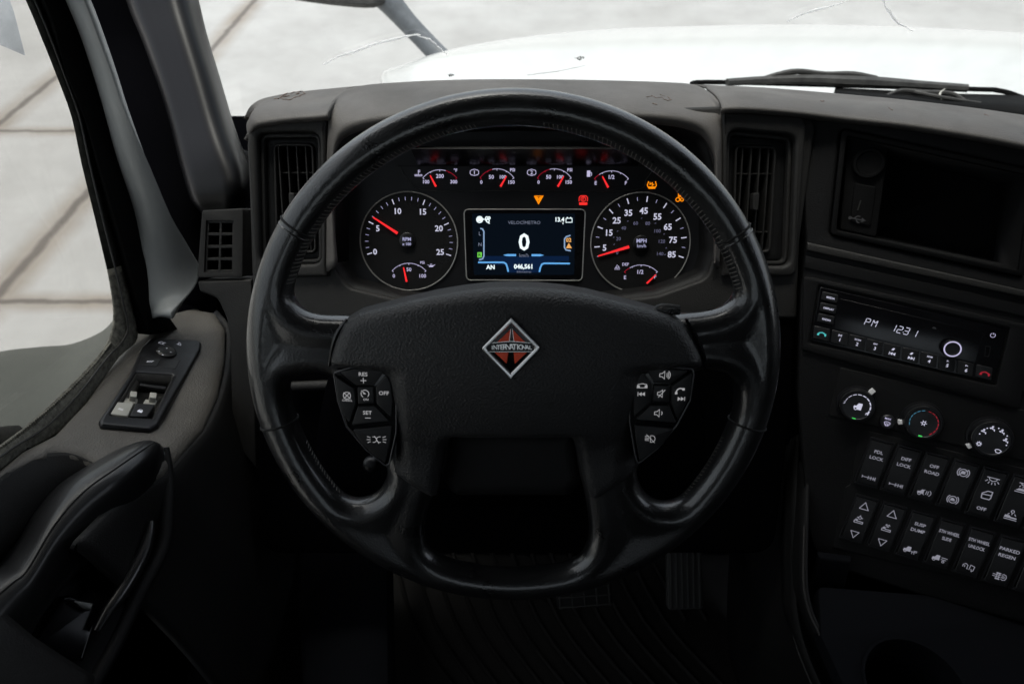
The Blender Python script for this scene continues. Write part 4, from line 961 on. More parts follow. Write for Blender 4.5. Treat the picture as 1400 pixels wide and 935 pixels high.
tb.icon(f, Q((252, 733)), .0046, [('o', -.55, 0, .55, -110, 110), ('o', .55, 0, .55, 70, 290), [(-.35, .7), (.4, -.8)], [(-1.1, .4), (-1.7, .6)], [(-1.1, 0), (-1.8, 0)], [(-1.1, -.4), (-1.7, -.6)], [(1.1, .4), (1.7, .6)], [(1.1, 0), (1.8, 0)], [(1.1, -.4), (1.7, -.6)]], .11, .0019)
tb.build('button_legends', 'lit_wheel', base, flat=True)
f, Q, base = pod([(605, 405), (640, 397), (760, 402), (862, 411), (868, 440), (850, 560), (790, 672), (700, 780), (605, 856), (590, 800), (565, 650), (565, 520), (580, 440)], (690, 380),
    [[(640, 408), (740, 410), (845, 420), (757, 480), (680, 478)], [(602, 430), (622, 415), (672, 478), (668, 562), (588, 636), (583, 520)], [(680, 484), (756, 488), (751, 566), (673, 562)],
     [(856, 427), (850, 530), (790, 650), (757, 570), (762, 490)], [(668, 575), (750, 577), (785, 660), (592, 646)], [(590, 664), (775, 684), (720, 760), (614, 836), (597, 740)]], 'right pod of audio and phone buttons')
tb = MB(); spk = [[(-.9, .35), (-.4, .35), (.2, .9), (.2, -.9), (-.4, -.35), (-.9, -.35), (-.9, .35)]]
tb.icon(f, Q((724, 440)), .0036, spk + [('o', .3, 0, .5, -50, 50), ('o', .3, 0, .85, -50, 50), ('o', .3, 0, 1.2, -50, 50)], .16, .0019)
tb.icon(f, Q((714, 524)), .0036, spk + [[(-.7, -.9), (.8, .9)]], .16, .0019).icon(f, Q((700, 613)), .0036, spk + [('o', .3, 0, .55, -50, 50)], .16, .0019)
tb.icon(f, Q((626, 495)), .0034, [[(-1.2, .2), (-1, .7), (0, .9), (1, .7), (1.2, .2)], [(-1.3, -.15), (1.3, -.15)], ('f', [(-1.25, -.05), (-.6, -.05), (-.6, .45), (-1.25, .45)]), ('f', [(.6, -.05), (1.25, -.05), (1.25, .45), (.6, .45)])], .18, .0019)
tb.icon(f, Q((624, 526)), .0026, [[(-1.2, -.7), (-1.2, .7)], ('f', [(-1, 0), (0, .7), (0, -.7)]), ('f', [(0, 0), (1, .7), (1, -.7)])], .2, .0019)
tb.icon(f, Q((800, 515)), .0034, [('o', 0, -.2, 1.0, 50, 190), ('f', [(-1.3, -.7), (-.7, -.7), (-.7, -.1), (-1.3, -.1)]), ('f', [(.4, .3), (1, .3), (1, .9), (.4, .9)])], .3, .0019)
tb.icon(f, Q((802, 548)), .0026, [[(1.2, -.7), (1.2, .7)], ('f', [(1, 0), (0, .7), (0, -.7)]), ('f', [(0, 0), (-1, .7), (-1, -.7)])], .2, .0019)
tb.icon(f, Q((664, 730)), .0040, [('o', .2, 0, .75, -110, 110), [(.0, .7), (.0, -.7)], [(-.9, 1), (.9, -.9)], [(-1.2, .6), (-.3, .6)], [(-1.2, .3), (-.3, .2)], [(-1.2, 0), (-.3, -.1)], [(-1.2, -.3), (-.3, -.4)]], .11, .0019)
tb.build('button_legends', 'lit_wheel', base, flat=True)
# column behind the hub, stalk
cl = thing('steering_column', WF.W(0, 0, -.03), 'black steering column shroud behind the wheel hub', 'steering column')
rows = []
for h, sx, sy in ((-.018, .06, .045), (-.03, .07, .05), (-.10, .07, .055), (-.22, .07, .055)):
    rows.append([WF.W(sx * math.cos(t) * (1 if abs(math.cos(t)) < .7 else .95), .0 + sy * math.sin(t) - .055, h) for t in [2 * math.pi * i / 16 for i in range(16)]])
MB().loft(rows, 3, 3, closed=True).build('shroud', 'plastic_dark', cl)
MB().tube([WF.W(-.05, -.085, -.04), WF.W(-.09, -.075, -.045), P(508, 634, .67)], [.004, .004, .005], 12, 3).lathe(Fr(P(508, 634, .67), (0, -.8, .6), (1, 0, 0)), (0, 0), [(.006, -.006), (.0085, 0), (.0075, .005), (.0045, .0075), (0, .008)], 20).build('stalk', 'satin', cl)

# ================================================================== radio
ra = thing('car_radio', K.hit(1240, 457), 'black radio with a white clock readout, in the console', 'radio')
def C6(X, Y): return K.L(1090 + X / 4.065, 370 + Y / 4.065)
MB().prism(K, smoothpoly(K.LL([(1121, 392), (1376, 450), (1358, 523), (1109, 465)]), .002), -.004, .003, .001).build('faceplate', 'gloss', ra)
mk = K.L(1241, 457)[0] - K.L(1240, 457)[0]
dq = [C6(222, 150), C6(1030, 345), C6(985, 510), C6(205, 320)]
MB().prism(K, dq, .002, .0034, .0003).build('display', 'gloss', ra)
KR = math.degrees(math.atan2(C6(1150, 330)[1] - C6(135, 95)[1], C6(1150, 330)[0] - C6(135, 95)[0]))
def seg7(mb, c, w, h, segs, wd=.0007, sl=.12, rot=0):
    """segment display character from named strokes"""
    pt = {'tl': (-1, 1), 'tr': (1, 1), 'ml': (-1, 0), 'mr': (1, 0), 'bl': (-1, -1), 'br': (1, -1), 'c': (0, .1)}
    ss_ = {'a': 'tl tr', 'b': 'tr mr', 'c': 'mr br', 'd': 'bl br', 'e': 'ml bl', 'f': 'tl ml', 'g': 'ml mr', 'h': 'tl c', 'k': 'c tr'}
    cr, sr = math.cos(R(rot)), math.sin(R(rot))
    for s_ in segs:
        p = []
        a_, b_ = [pt[k] for k in ss_[s_].split()]
        for q, o_ in ((a_, b_), (b_, a_)):
            x, y = q[0] * .93 + o_[0] * .07, q[1] * .93 + o_[1] * .07; x = x * w / 2 + y * h / 2 * sl; y = y * h / 2; p.append((c[0] + x * cr - y * sr, c[1] + x * sr + y * cr))
        mb.stroke(K, p, wd, .0037)
mb = MB(); hh = 44 / 4.065 * mk; ww = 26 / 4.065 * mk
for X, Y, s_ in ((388, 283, 'abefg'), (427, 292, 'hkbcef'), (530, 315, 'bc'), (567, 326, 'abged'), (604, 334, 'abgcd'), (648, 346, 'bc')): seg7(mb, C6(X, Y), ww, hh, s_, .00075)
for dy in (-10, 10): mb.fbox(K, C6(585, 330 + dy)[0] - .0004, C6(585, 330 + dy)[0] + .0004, C6(585, 330 + dy)[1] - .0004, C6(585, 330 + dy)[1] + .0004, .0034, .0037)
mb.build('clock_readout', 'lit_white', ra, flat=True)
kn = MB().lathe(K, C6(848, 427), [(.0098, .003), (.0098, .010), (.0090, .0115), (.0062, .0115), (.0058, .0108), (0, .0108)], 48).build('volume_knob', 'satin', ra)
MB().ring(K, C6(848, 427), .0080, .0007, 48, 8, .0115).build('light_ring', 'lit_arc', kn)
tb = MB()
def tk(X, Y, s, hgt, bold=.02): tb.text(K, C6(X, Y), hgt / 4.065 * mk, s, 0, .0048, bold)
for X, Y, s_ in ((183, 150, 'MEDIA'), (172, 210, 'DISPLAY'), (160, 270, 'RADIO')): tk(X, Y, s_, 13)
for X, Y, t1, t2 in ((234, 368, '⋈', '1'), (330, 392, 'SCAN', '2'), (428, 416, 'RPT', '3'), (728, 486, 'RDM', '4'), (828, 510, 'P-', '5'), (932, 536, 'P+', '6')):
    if t1 != '⋈': tk(X + 3, Y - 11, t1, 11)
    else: tb.icon(K, C6(X + 2, Y - 11), .0016, [[(-1, .7), (1, -.7), (1, .7), (-1, -.7), (-1, .7)]], .3, .0048)
    tk(X, Y + 13, t2, 22)
for X, Y, s_ in ((525, 450, 1), (626, 474, -1)):
    tb.icon(K, C6(X, Y + 8), .0026, [[(-1.3 * s_, -.7), (-1.3 * s_, .7)], ('f', [(-1.1 * s_, 0), (0, .7), (0, -.7)]), ('f', [(0, 0), (1.1 * s_, .7), (1.1 * s_, -.7)])], .25, .0048); tb.icon(K, C6(X + 4, Y - 16), .0018, [('f', [(-1, -.6), (.3, -.6), (.9, .8), (-.2, .8)])], .2, .0048)
tb.build('button_legends', 'lit_white', ra, flat=True)
bt = [(X, Y) for X, Y in ((135, 348), (236, 372), (332, 396), (428, 420), (526, 444), (627, 468), (728, 492), (828, 516), (930, 540), (1034, 562))]
for X, Y in bt:
    MB().prism(K, smoothpoly([C6(X - 44, Y - 46), C6(X + 46, Y - 25), C6(X + 38, Y + 45), C6(X - 50, Y + 24)], .001, 2), .002, .0044, .0007).build('button', 'button', ra)
for X, Y in ((180, 150), (170, 210), (158, 270)):
    MB().prism(K, smoothpoly([C6(X - 42, Y - 36), C6(X + 48, Y - 16), C6(X + 40, Y + 30), C6(X - 50, Y + 10)], .001, 2), .002, .0042, .0007).build('button', 'button', ra)
def phone(X, Y, m, fl=1): MB().icon(K, C6(X, Y), .0044, [[(-1, -.5 * fl), (-.7, .1), (0, .35), (.7, .1), (1, -.5)], ('f', [(-1.15, -.6), (-.6, -.6), (-.6, 0), (-1.0, 0)]), ('f', [(.7, -.4), (1.15, -.4), (1.05, .2), (.6, .1)])], .28, .0048).build('phone_symbol', m, ra, flat=True)
phone(135, 348, 'lit_cyan'); phone(1036, 566, 'lit_hvacred')
MB().icon(K, C6(1082, 357), .0023, [('o', 0, 0, 1, 120, 420), [(0, .3), (0, 1.2)]], .22, .0033).build('power_symbol', 'lit_arc', ra, flat=True)
MB().icon(K, C6(757, 316), .0020, [('f', [(-1.2, -.4), (1.2, -.4), (.4, .4), (-.6, .4)])], .22, .0036).build('maker_mark', 'print', ra, flat=True)
MB().plate(K, smoothpoly([C6(1040, 412), C6(1072, 420), C6(1060, 482), C6(1034, 476)], .0015), [smoothpoly([C6(1045, 420), C6(1066, 425), C6(1056, 474), C6(1040, 470)], .001)], .002, .0036, .0004).build('aux_slot', 'console', ra)

# ================================================================== climate panel
cp = thing('climate_panel', K.hit(1260, 560), 'climate control panel with three round knobs below the radio', 'climate controls')
MB().prism(K, smoothpoly(K.LL([(1149, 502), (1440, 570), (1425, 636), (1132, 568)]), .003), -.004, .0012, .001).build('faceplate', 'plastic_dark', cp)
def knob(X, Y, rad, mk_, label):
    c = C6(X, Y); r = rad / 4.065 * mk * 1.13
    k = MB().lathe(K, c, [(r * 1.10, .001), (r * 1.08, .003), (r, .0034), (r * .97, .012), (r * .92, .0138), (r * .80, .0142), (r * .77, .0134), (0, .0132)], 56).build('knob', 'satin', cp, label=label)
    MB().ring(K, c, r * .95, .00022, 56, 6, .0132, 70, 200).build('edge_glint', 'chrome_dim', k)
    m_ = Vector(C6(*mk_)); d = (m_ - Vector(c)); d.normalize(); n_ = Vector((-d.y, d.x)); s_ = .0030
    MB().prism(K, smoothpoly([tuple(m_ + d * a * s_ + n_ * b_ * s_) for a, b_ in ((-1, -.85), (1, -.85), (1, .85), (-1, .85))], .0006), .001, .006, .0006).build('pointer', 'lens', k)
    return Vector(c), r, k
c, r, k = knob(325, 738, 100, (412, 667), 'fan speed knob')
mb = MB()
for i in range(9): a = 170 - i * 178 / 8; mb.arc(K, c, r * .70, a, a - 17, .0005 + i * .00012, .0137, 6)
mb.icon(K, (c.x - r * .75, c.y + r * .02), .0012, [('o', 0, 0, 1)], .35, .0137)
mb.icon(K, (c.x + .001, c.y), .0042, [('f', [(-1.1, -.6), (-1.1, .0), (-.5, .1), (-.1, .9), (.9, 1), (.9, -.9), (-.2, -.9), (-.3, -.5), (-.7, -.4)]), ('o', -.5, -.7, .35)], .2, .0137)
mb.icon(K, (c.x + r * .62, c.y - r * .30), .0019, [('f', [(-1, 0), (-.3, .9), (0, .1)]), ('f', [(1, 0), (.3, -.9), (0, -.1)]), ('f', [(0, .2), (.9, .9), (.9, .3)]), ('f', [(0, -.2), (-.9, -.9), (-.9, -.3)])], .3, .0137); mb.build('symbols', 'lit_white', k, flat=True)
MB().fbox(K, C6(305, 807)[0] - .0019, C6(305, 807)[0] + .0019, C6(305, 807)[1] - .0011, C6(305, 807)[1] + .0011, .012, .0140).build('green_light', 'lit_green', k)
k0 = MB().lathe(K, C6(497, 835), [(.0086, .001), (.0084, .0045), (.0074, .0055), (0, .005)], 40).build('defrost_button', 'satin', cp)
mb = MB().text(K, C6(499, 816), 13 / 4.065 * mk, 'MAX', 0, .0058, .02); mb.icon(K, C6(494, 842), .0030, [[(-1.1, .3), (-.6, .65), (0, .75), (.6, .65), (1.1, .3), (.6, -.7), (-.6, -.7), (-1.1, .3)], [(-.3, -1.1), (-.3, .3)], [(.3, -1.1), (.3, .3)]], .2, .0058); mb.build('symbols', 'lit_arc', k0, flat=True)
c, r, k = knob(688, 830, 104, (573, 835), 'temperature knob')
mb, mr = MB(), MB()
for i in range(6): a = 205 - i * 18; mb.arc(K, c, r * .70, a, a - 13, .0008, .0137, 5)
mb.build('cold_scale', 'lit_hvacblue', k, flat=True)
for i in range(8): a = 88 - i * 18; mr.arc(K, c, r * .70, a, a - 13, .0006 + .00008 * i, .0137, 5)
mr.build('hot_scale', 'lit_hvacred', k, flat=True)
MB().icon(K, c, .0033, [[(math.cos(R(60 * i)) * .35, math.sin(R(60 * i)) * .35), (math.cos(R(60 * i)), math.sin(R(60 * i)))] for i in range(6)] + [('o', 0, 0, .45)], .2, .0137).build('snowflake', 'lit_white', k, flat=True)
MB().fbox(K, C6(668, 901)[0] - .0019, C6(668, 901)[0] + .0019, C6(668, 901)[1] - .0009, C6(668, 901)[1] + .0009, .012, .0140).build('green_light', 'lit_green', k)
c, r, k = knob(1065, 920, 108, (953, 965), 'air direction knob')
mb = MB()
man = [('o', -.2, .8, .25), [(-.2, .5), (0, -.2), (.7, -.2), (.8, -.9)], [(-1.2, .1), (-.5, .1)], [(-.8, .4), (-.5, .1), (-.8, -.2)]]
for a in (150, 108, 62, 12): mb.icon(K, (c.x + math.cos(R(a)) * r * .58, c.y + math.sin(R(a)) * r * .58), .0026, man, .3, .0137)
for a in (170, 130, 85, 36, -8): mb.icon(K, (c.x + math.cos(R(a)) * r * .66, c.y + math.sin(R(a)) * r * .66), .0006, [('f', [(-1, -1), (1, -1), (1, 1), (-1, 1)])], .3, .0137)
mb.icon(K, (c.x - r * .52, c.y - r * .40), .0022, [('o', 0, 0, .7)] + [[(math.cos(R(45 * i)) * .8, math.sin(R(45 * i)) * .8), (math.cos(R(45 * i)) * 1.3, math.sin(R(45 * i)) * 1.3)] for i in range(8)], .3, .0137)
mb.icon(K, (c.x + r * .40, c.y - r * .52), .0028, [[(-1.1, .3), (-.6, .65), (0, .75), (.6, .65), (1.1, .3), (.5, -.6), (-.5, -.6), (-1.1, .3)]], .25, .0137); mb.build('symbols', 'lit_white', k, flat=True)

# ================================================================== switch panel
sp = thing('switch_panel', K.hit(1280, 700), 'panel of black rocker switches in two rows at the lower right', 'switch panel')
def row(p0, p1, n, tot): 
    a, b_ = Vector(K.L(*p0)), Vector(K.L(*p1)); return [a.lerp(b_, i / n) for i in range(tot)]
r1_ = row((1194, 632), (1388, 683), 5, 7); r2_ = row((1174, 708), (1371, 765), 5, 7)
pl = K.LL([(1170, 590), (1440, 655), (1425, 800), (1136, 744)])
MB().prism(K, smoothpoly(K.LL([(1176, 586), (1450, 652), (1420, 815), (1138, 748), (1156, 665), (1162, 662)]), .003), -.004, .0012, .001).build('faceplate', 'plastic_dark', sp)
axle = [[(-1.6, .35), (-1.6, -.35)], [(-1.6, 0), (1.4, 0)], [(-.2, .5), (-.2, -.5)], [(.4, .5), (.4, -.5)], [(1.4, .5), (1.4, -.5)], [(1.0, .45), (1.0, -.45)]]
truck = [('f', [(-1.6, -.5), (-1.5, .1), (-1.0, .2), (-.7, .8), (.1, .8), (.1, -.5)]), ('o', -1.1, -.5, .3)]
icons = {
 'axle': axle, 'road': [('f', [(-1.5, -.4), (-1.5, .1), (-.9, .2), (-.6, .7), (-.1, .7), (-.1, -.4)]), ('o', -1, -.5, .3), ('o', .7, .1, .8, -60, 60), ('o', .5, .1, .8, 120, 240), [(.4, -.4), (.5, .6)], [(.8, -.4), (.9, .6)]],
 'abs': [('o', 0, 0, .8), ('o', 0, 0, 1.15, -50, 50), ('o', 0, 0, 1.15, 130, 230), ('f', [(-.5, -.3), (.4, -.3), (.4, .1), (0, .4), (-.3, .4), (-.5, 0)])],
 'absx': [('o', 0, 0, .8), ('o', 0, 0, 1.15, -50, 50), ('o', 0, 0, 1.15, 130, 230), ('f', [(-.5, -.3), (.4, -.3), (.4, .1), (0, .4), (-.3, .4), (-.5, 0)]), [(-.8, -.7), (.8, .8)]],
 'dome': [[(-1.2, .5), (1.2, .5)], [(-.8, .5), (-.6, 0), (0, -.25), (.6, 0), (.8, .5)], [(-.9, -.1), (-1.3, -.5)], [(-.5, -.4), (-.7, -.9)], [(0, -.5), (0, -1)], [(.5, -.4), (.7, -.9)], [(.9, -.1), (1.3, -.5)]],
 'door': [[(-.8, -.9), (.7, -.9), (.9, -.5), (.9, .9), (0, .9), (-.9, .2), (-.8, -.9)], [(-.9, 0), (.9, .1)]],
 'bunk': [('o', 0, .9, .3), [(-.5, .4), (-.8, 0)], [(.5, .4), (.8, 0)], [(0, .5), (0, .1)], ('f', [(-1.3, -.7), (-1.2, -.1), (-.4, -.1), (0, -.4), (1.1, -.4), (1.1, -.7)]), [(-1.3, -1), (1.2, -1)]],
 'bunk2': [[(-.9, 1), (.9, 1)], [(-.5, 1), (-.3, .6), (.3, .6), (.5, 1)], [(-.5, .4), (-.7, .1)], [(0, .4), (0, 0)], [(.5, .4), (.7, .1)], ('f', [(-1.2, -.7), (-.6, -.2), (.4, -.2), (1.3, -.5), (1.3, -.7)]), [(-1.3, -1), (1.2, -1)]],
 'sun': [('o', 0, .8, .38), [(0, 1.3), (0, 1.6)], [(-.5, .8), (-.8, .8)], [(.5, .8), (.8, .8)], [(-1.2, -.2), (-.8, 0), (-.4, -.3), (1, -.3), (1, -.8), (-1.2, -.8), (-1.2, -.2)], ('o', -.7, .0, .25)],
 'fan': [('f', [(-.7, .8), (-.3, 1.3), (0, .9)]), ('f', [(.7, .8), (.3, 1.3), (0, .9)]), ('f', [(-.5, .4), (.5, .4), (0, .8)]), [(-1.2, -.2), (-.8, 0), (-.4, -.3), (1, -.3), (1, -.8), (-1.2, -.8), (-1.2, -.2)], ('o', -.7, .0, .25)],
 'dump': truck + [[(.2, -.3), (1.6, -.3)], [(.5, -.3), (.5, -.9)], [(1.0, -.3), (1.0, -.9)], [(.8, 0), (1.6, 0)]], 'slide': truck + [[(.4, .4), (1.8, .4)], [(.4, -.1), (1.6, -.1)], ('o', 1.0, -.6, .25)],
 'unlock': [[(-1.3, -.2), (-1.3, .4), (-.8, .8), (-.3, .5), (-.3, -.5), (-.1, -.5)], [(.2, -.6), (.3, .7), (1.2, .5), (1.1, -.6), (.8, -.9), (.6, -.3)], [(-.9, -.2), (-.9, .3)]],
 'regen': [('f', [(-.7, -.9), (.3, -.9), (.3, -.6), (-.7, -.6)]), ('f', [(-.7, .6), (.3, .6), (.3, .9), (-.7, .9)]), [(-.5, -.6), (-.5, .6)], [(0, -.6), (0, .6)], [(-1.4, .3), (.4, .3)], [(-1.4, -.2), (.4, -.2)], [(.5, .5), (.9, .8), (1.4, .6), (1.6, 0), (1.4, -.6), (.9, -.8), (.5, -.5)], ('o', .9, 0, .25)]}
defs = [(r1_[0], 'PDL\nLOCK', 'axle'), (r1_[1], 'DIFF\nLOCK', 'axle'), (r1_[2], 'OFF\nROAD', 'road'), (r1_[3], '@absx', 'abs'), (r1_[4], '@dome', 'door'), (r1_[5], '@bunk2', 'bunk'), (r1_[6], '', 'axle'),
        (r2_[0], '@tri', 'sun'), (r2_[1], '@tri', 'fan'), (r2_[2], 'SUSP\nDUMP', 'dump'), (r2_[3], '5TH WHEEL\nSLIDE', 'slide'), (r2_[4], '5TH WHEEL\nUNLOCK', 'unlock'), (r2_[5], 'PARKED\nREGEN', 'regen'), (r2_[6], '', 'axle')]
sux = (r1_[1] - r1_[0]).length / 2 * .90; 
rowdir = (r1_[1] - r1_[0]).normalized(); rot_ = math.degrees(math.atan2(rowdir.y, rowdir.x)); syv = (r1_[0] - r2_[0]).length / 2 * .84
proto = {}
for i, (c, t_, ic_) in enumerate(defs):
    n_ = Vector((-rowdir.y, rowdir.x)); lean = 0
    def SQ(x, y): return tuple(c + rowdir * x * sux + Vector((.03, 1)).normalized() * y * syv)
    rk = MB().plate(K, smoothpoly([SQ(-1, -1), SQ(1, -1), SQ(1, 1), SQ(-1, 1)], .0012, 2), [smoothpoly([SQ(-.86, -.91), SQ(.86, -.91), SQ(.86, .91), SQ(-.86, .91)], .001, 2)], .0, .0040, .0008)
    if i == 0: pass
    lab = {'PDL\nLOCK': 'rocker switch marked PDL LOCK', 'DIFF\nLOCK': 'rocker switch marked DIFF LOCK', 'OFF\nROAD': 'rocker switch marked OFF ROAD', 'SUSP\nDUMP': 'rocker switch marked SUSP DUMP', '5TH WHEEL\nSLIDE': 'rocker switch marked 5TH WHEEL SLIDE', '5TH WHEEL\nUNLOCK': 'rocker switch marked 5TH WHEEL UNLOCK', 'PARKED\nREGEN': 'rocker switch marked PARKED REGEN'}.get(t_)
    sw_ = rk.build('rocker_switch', 'satin', sp, label=lab)
    # rocker: slightly tilted, pressed at the top
    rows_ = []
    for y, h in ((-.905, .0005), (-.89, .0066), (-.80, .0074), (0, .0050), (.80, .0046), (.89, .0040), (.905, .0005)):
        rows_.append([K.W(*SQ(x, y), hh_ if False else h - (.0006 if abs(x) > .8 else 0)) for x in (-.855, -.80, 0, .80, .855)])
    MB().loft(rows_, smooth=False).build('rocker', 'button', sw_, angle=35)
    def hz(y): return (.0074 + (.0050 - .0074) * (y + .8) / .8 if y < 0 else .0050 - .0004 * y / .8) + .0004
    mb = MB(); up_ = Fr(K.W(*c, 0), K.n, K.u * rowdir.x + K.v * rowdir.y)
    lx = lambda y: up_.v.dot(K.v) * 0
    vy = syv
    dxl = (Vector((.03, 1)).normalized()); ax = Vector((rowdir.x, rowdir.y)); ay = Vector((-rowdir.y, rowdir.x))
    def UL(x, y): q = Vector(SQ(x, y)) - c; return (q.dot(ax), q.dot(ay))
    if t_.startswith('@'):
        if t_ == '@tri':
            mb.icon(up_, UL(0, .60), .0050, [[(-1, -.8), (1, -.8), (0, .95), (-1, -.8)]], .17, hz(.6)); mb.icon(up_, UL(0, -.62), .0046, [[(-1, .8), (1, .8), (0, -.95), (-1, .8)]], .17, hz(-.62) + .0002); mb.icon(up_, UL(0, -.02), .0042, icons[ic_], .2, hz(0) + .0003)
        else:
            mb.icon(up_, UL(0, .55), .0052, icons[t_[1:]], .17, hz(.55))
            if ic_ == 'door': mb.icon(up_, UL(0, -.05), .0052, icons['door'], .2, hz(0) + .0003); mb.text(up_, UL(0, -.60), .0040, 'OFF', 0, hz(-.6) + .0002, .02)
            else: mb.icon(up_, UL(0, -.55), .0050, icons[ic_], .17, hz(-.55) + .0002)
    elif t_:
        narrow = .72 if t_.startswith('5TH') else 1.0
        for j, ln in enumerate(t_.split('\n')): mb.text(up_, UL(0, .50 - j * .26), .0040, ln, 0, hz(.5) + .0003, .018, narrow)
        mb.icon(up_, UL(0, -.58), .0046, icons[ic_], .15, hz(-.58) + .0003)
    if mb.v: mb.build('legend', 'lit_switch', sw_, flat=True)

# ================================================================== lower console, cup holder, floor
TZ = 1.73
TF = Fr((0, .3, TZ), (0, 0, 1), (1, 0, 0))
lc = thing('lower_console', PZ(1250, 900, TZ), 'blue-black lower console tray with a round cup holder', 'console')
cc = TF.L(1252, 940); cr_ = .052
circ = [(cc[0] + cr_ * math.cos(2 * math.pi * i / 48), cc[1] + cr_ * math.sin(2 * math.pi * i / 48)) for i in range(48)]
MB().plate(TF, smoothpoly(TF.LL([(1118, 800), (1500, 830), (1560, 1160), (1250, 1160), (1150, 930), (1122, 868)]), .01), [circ], -.02, 0, .004).build('tray', 'blue_grey', lc)
MB().lathe(TF, cc, [(cr_ + .0035, .0), (cr_ + .0025, .0022), (cr_ - .0005, .0022), (cr_ - .002, -.004), (cr_ - .006, -.07), (0, -.07)], 56).build('cup_holder', 'blue_grey', lc)
lp_ = [P(1083, 600, .90), P(1079, 700, .88), P(1078, 790, .86), P(1080, 840, .84), P(1090, 885, .82), P(1110, 935, .80), P(1145, 1010, .76)]
lq_ = [P(1104, 640, .84), P(1101, 720, .82), P(1100, 795, .80), P(1107, 835, .79), P(1122, 868, .78), P(1152, 930, .76), P(1200, 1030, .72)]
MB().loft([[p + Vector((.02, .10, -.35)) for p in lp_], lp_, [a.lerp(b_, .12) + Vector((0, -.004, .004)) for a, b_ in zip(lp_, lq_)], [a.lerp(b_, .5) + Vector((0, .03, -.03)) for a, b_ in zip(lp_, lq_)], lq_], 4, 3).build('side_panel', 'plastic_dark', lc, angle=60, solid=-.004)
MB().tube(lp_, .0016, 8, 4).build('edge_trim', 'plastic', lc); MB().tube([p + Vector((-.002, 0, .002)) for p in lq_[1:]], .0014, 8, 4).build('edge_trim', 'plastic', lc)
MB().loft([[P(x, y, .90) for x, y in ((1104, 640), (1250, 660), (1560, 700))], [P(x, y, .93) for x, y in ((1104, 800), (1250, 830), (1560, 880))]], smooth=False).build('back_panel', 'black', lc, solid=-.01)
MB().prism(Fr(P(1140, 805, .83), (-.2, -.9, .3), (1, 0, 0)), [(-.025, -.03), (.012, -.034), (.012, .045), (-.025, .045)], -.01, 0, .004).build('latch_block', 'blue_grey', lc)

fm = thing('floor_mat', PZ(760, 880, 1.345), 'dark ribbed rubber floor mat under the pedals', 'floor mat')
FF = Fr((0, .45, 1.342), (0, 0, 1), (1, 0, 0))
MB().prism(FF, smoothpoly(FF.LL([(540, 760), (1060, 760), (1060, 1050), (500, 1050)]), .03), 0, .008, .003).build('mat', 'mat', fm)
mb = MB()
for i in range(16):
    x = -.22 + i * .036; pts = [FF.W(x, .22, .010), FF.W(x + .05, .08, .010), FF.W(x + .13, -.03, .010), FF.W(x + .22, -.12, .010)]
    pts = [p for p in pts if p.x < .36]
    if len(pts) > 1: mb.tube(pts, .0045, 6, 3)
mb.build('rib', 'mat', fm)
pe = thing('accelerator_pedal', P(937, 792, 1.05), 'ribbed black accelerator pedal low behind the wheel, right', 'pedal', 'foot pedals')
GF = Fr(P(937, 792, 1.0), (0, -.75, .66), (1, 0, 0)); q_ = GF.LL([(912, 752), (960, 750), (962, 832), (913, 834)])
pd = MB().prism(GF, smoothpoly(q_, .005), -.012, 0, .002).build('pad', 'pedal', pe)
for i in range(6):
    u_ = .1 + i * .16; MB().prism(GF, [q4(*q_, u_ - .03, .04), q4(*q_, u_ + .03, .04), q4(*q_, u_ + .03, .96), q4(*q_, u_ - .03, .96)], 0, .003, .001).build('rib', 'pedal', pd)
MB().tube([P(937, 755, 1.03), P(937, 720, 1.10), P(935, 690, 1.2)], .010, 8, 2).build('arm', 'black', pe)
pe = thing('brake_pedal', P(800, 812, 1.05), 'black brake pedal with a square grid, half hidden by the rim', 'pedal', 'foot pedals')
GF = Fr(P(800, 810, 1.0), (0, -.75, .66), (1, 0, 0)); q_ = GF.LL([(758, 786), (835, 782), (838, 828), (762, 834)])
pd = MB().prism(GF, smoothpoly(q_, .005), -.012, 0, .002).build('pad', 'plastic_dark', pe)
mb = MB()
for i in range(5): u_ = .06 + i * .22; mb.prism(GF, [q4(*q_, u_ - .012, .04), q4(*q_, u_ + .012, .04), q4(*q_, u_ + .012, .96), q4(*q_, u_ - .012, .96)], 0, .0025, .0006)
for i in range(4): u_ = .08 + i * .28; mb.prism(GF, [q4(*q_, .03, u_ - .02), q4(*q_, .97, u_ - .02), q4(*q_, .97, u_ + .02), q4(*q_, .03, u_ + .02)], 0, .0026, .0006)
mb.build('grid', 'pedal', pd); MB().tube([P(798, 790, 1.03), P(790, 740, 1.12), P(785, 700, 1.2)], .012, 8, 2).build('arm', 'black', pe)
ft = thing('footrest', P(480, 850, 1.0), 'blue-black footrest panel at the lower left of the footwell', 'footrest')
MB().loft([[P(x, y, z) for x, y, z in r] for r in ([(405, 700, 1.12), (460, 700, 1.10), (524, 700, 1.10), (530, 700, 1.16)], [(410, 800, 1.02), (460, 800, 1.0), (525, 800, 1.0), (532, 800, 1.06)], [(420, 960, .92), (465, 960, .90), (526, 960, .90), (536, 960, .96)])], 4, 4).build('panel', 'blue_grey', ft, solid=-.006)

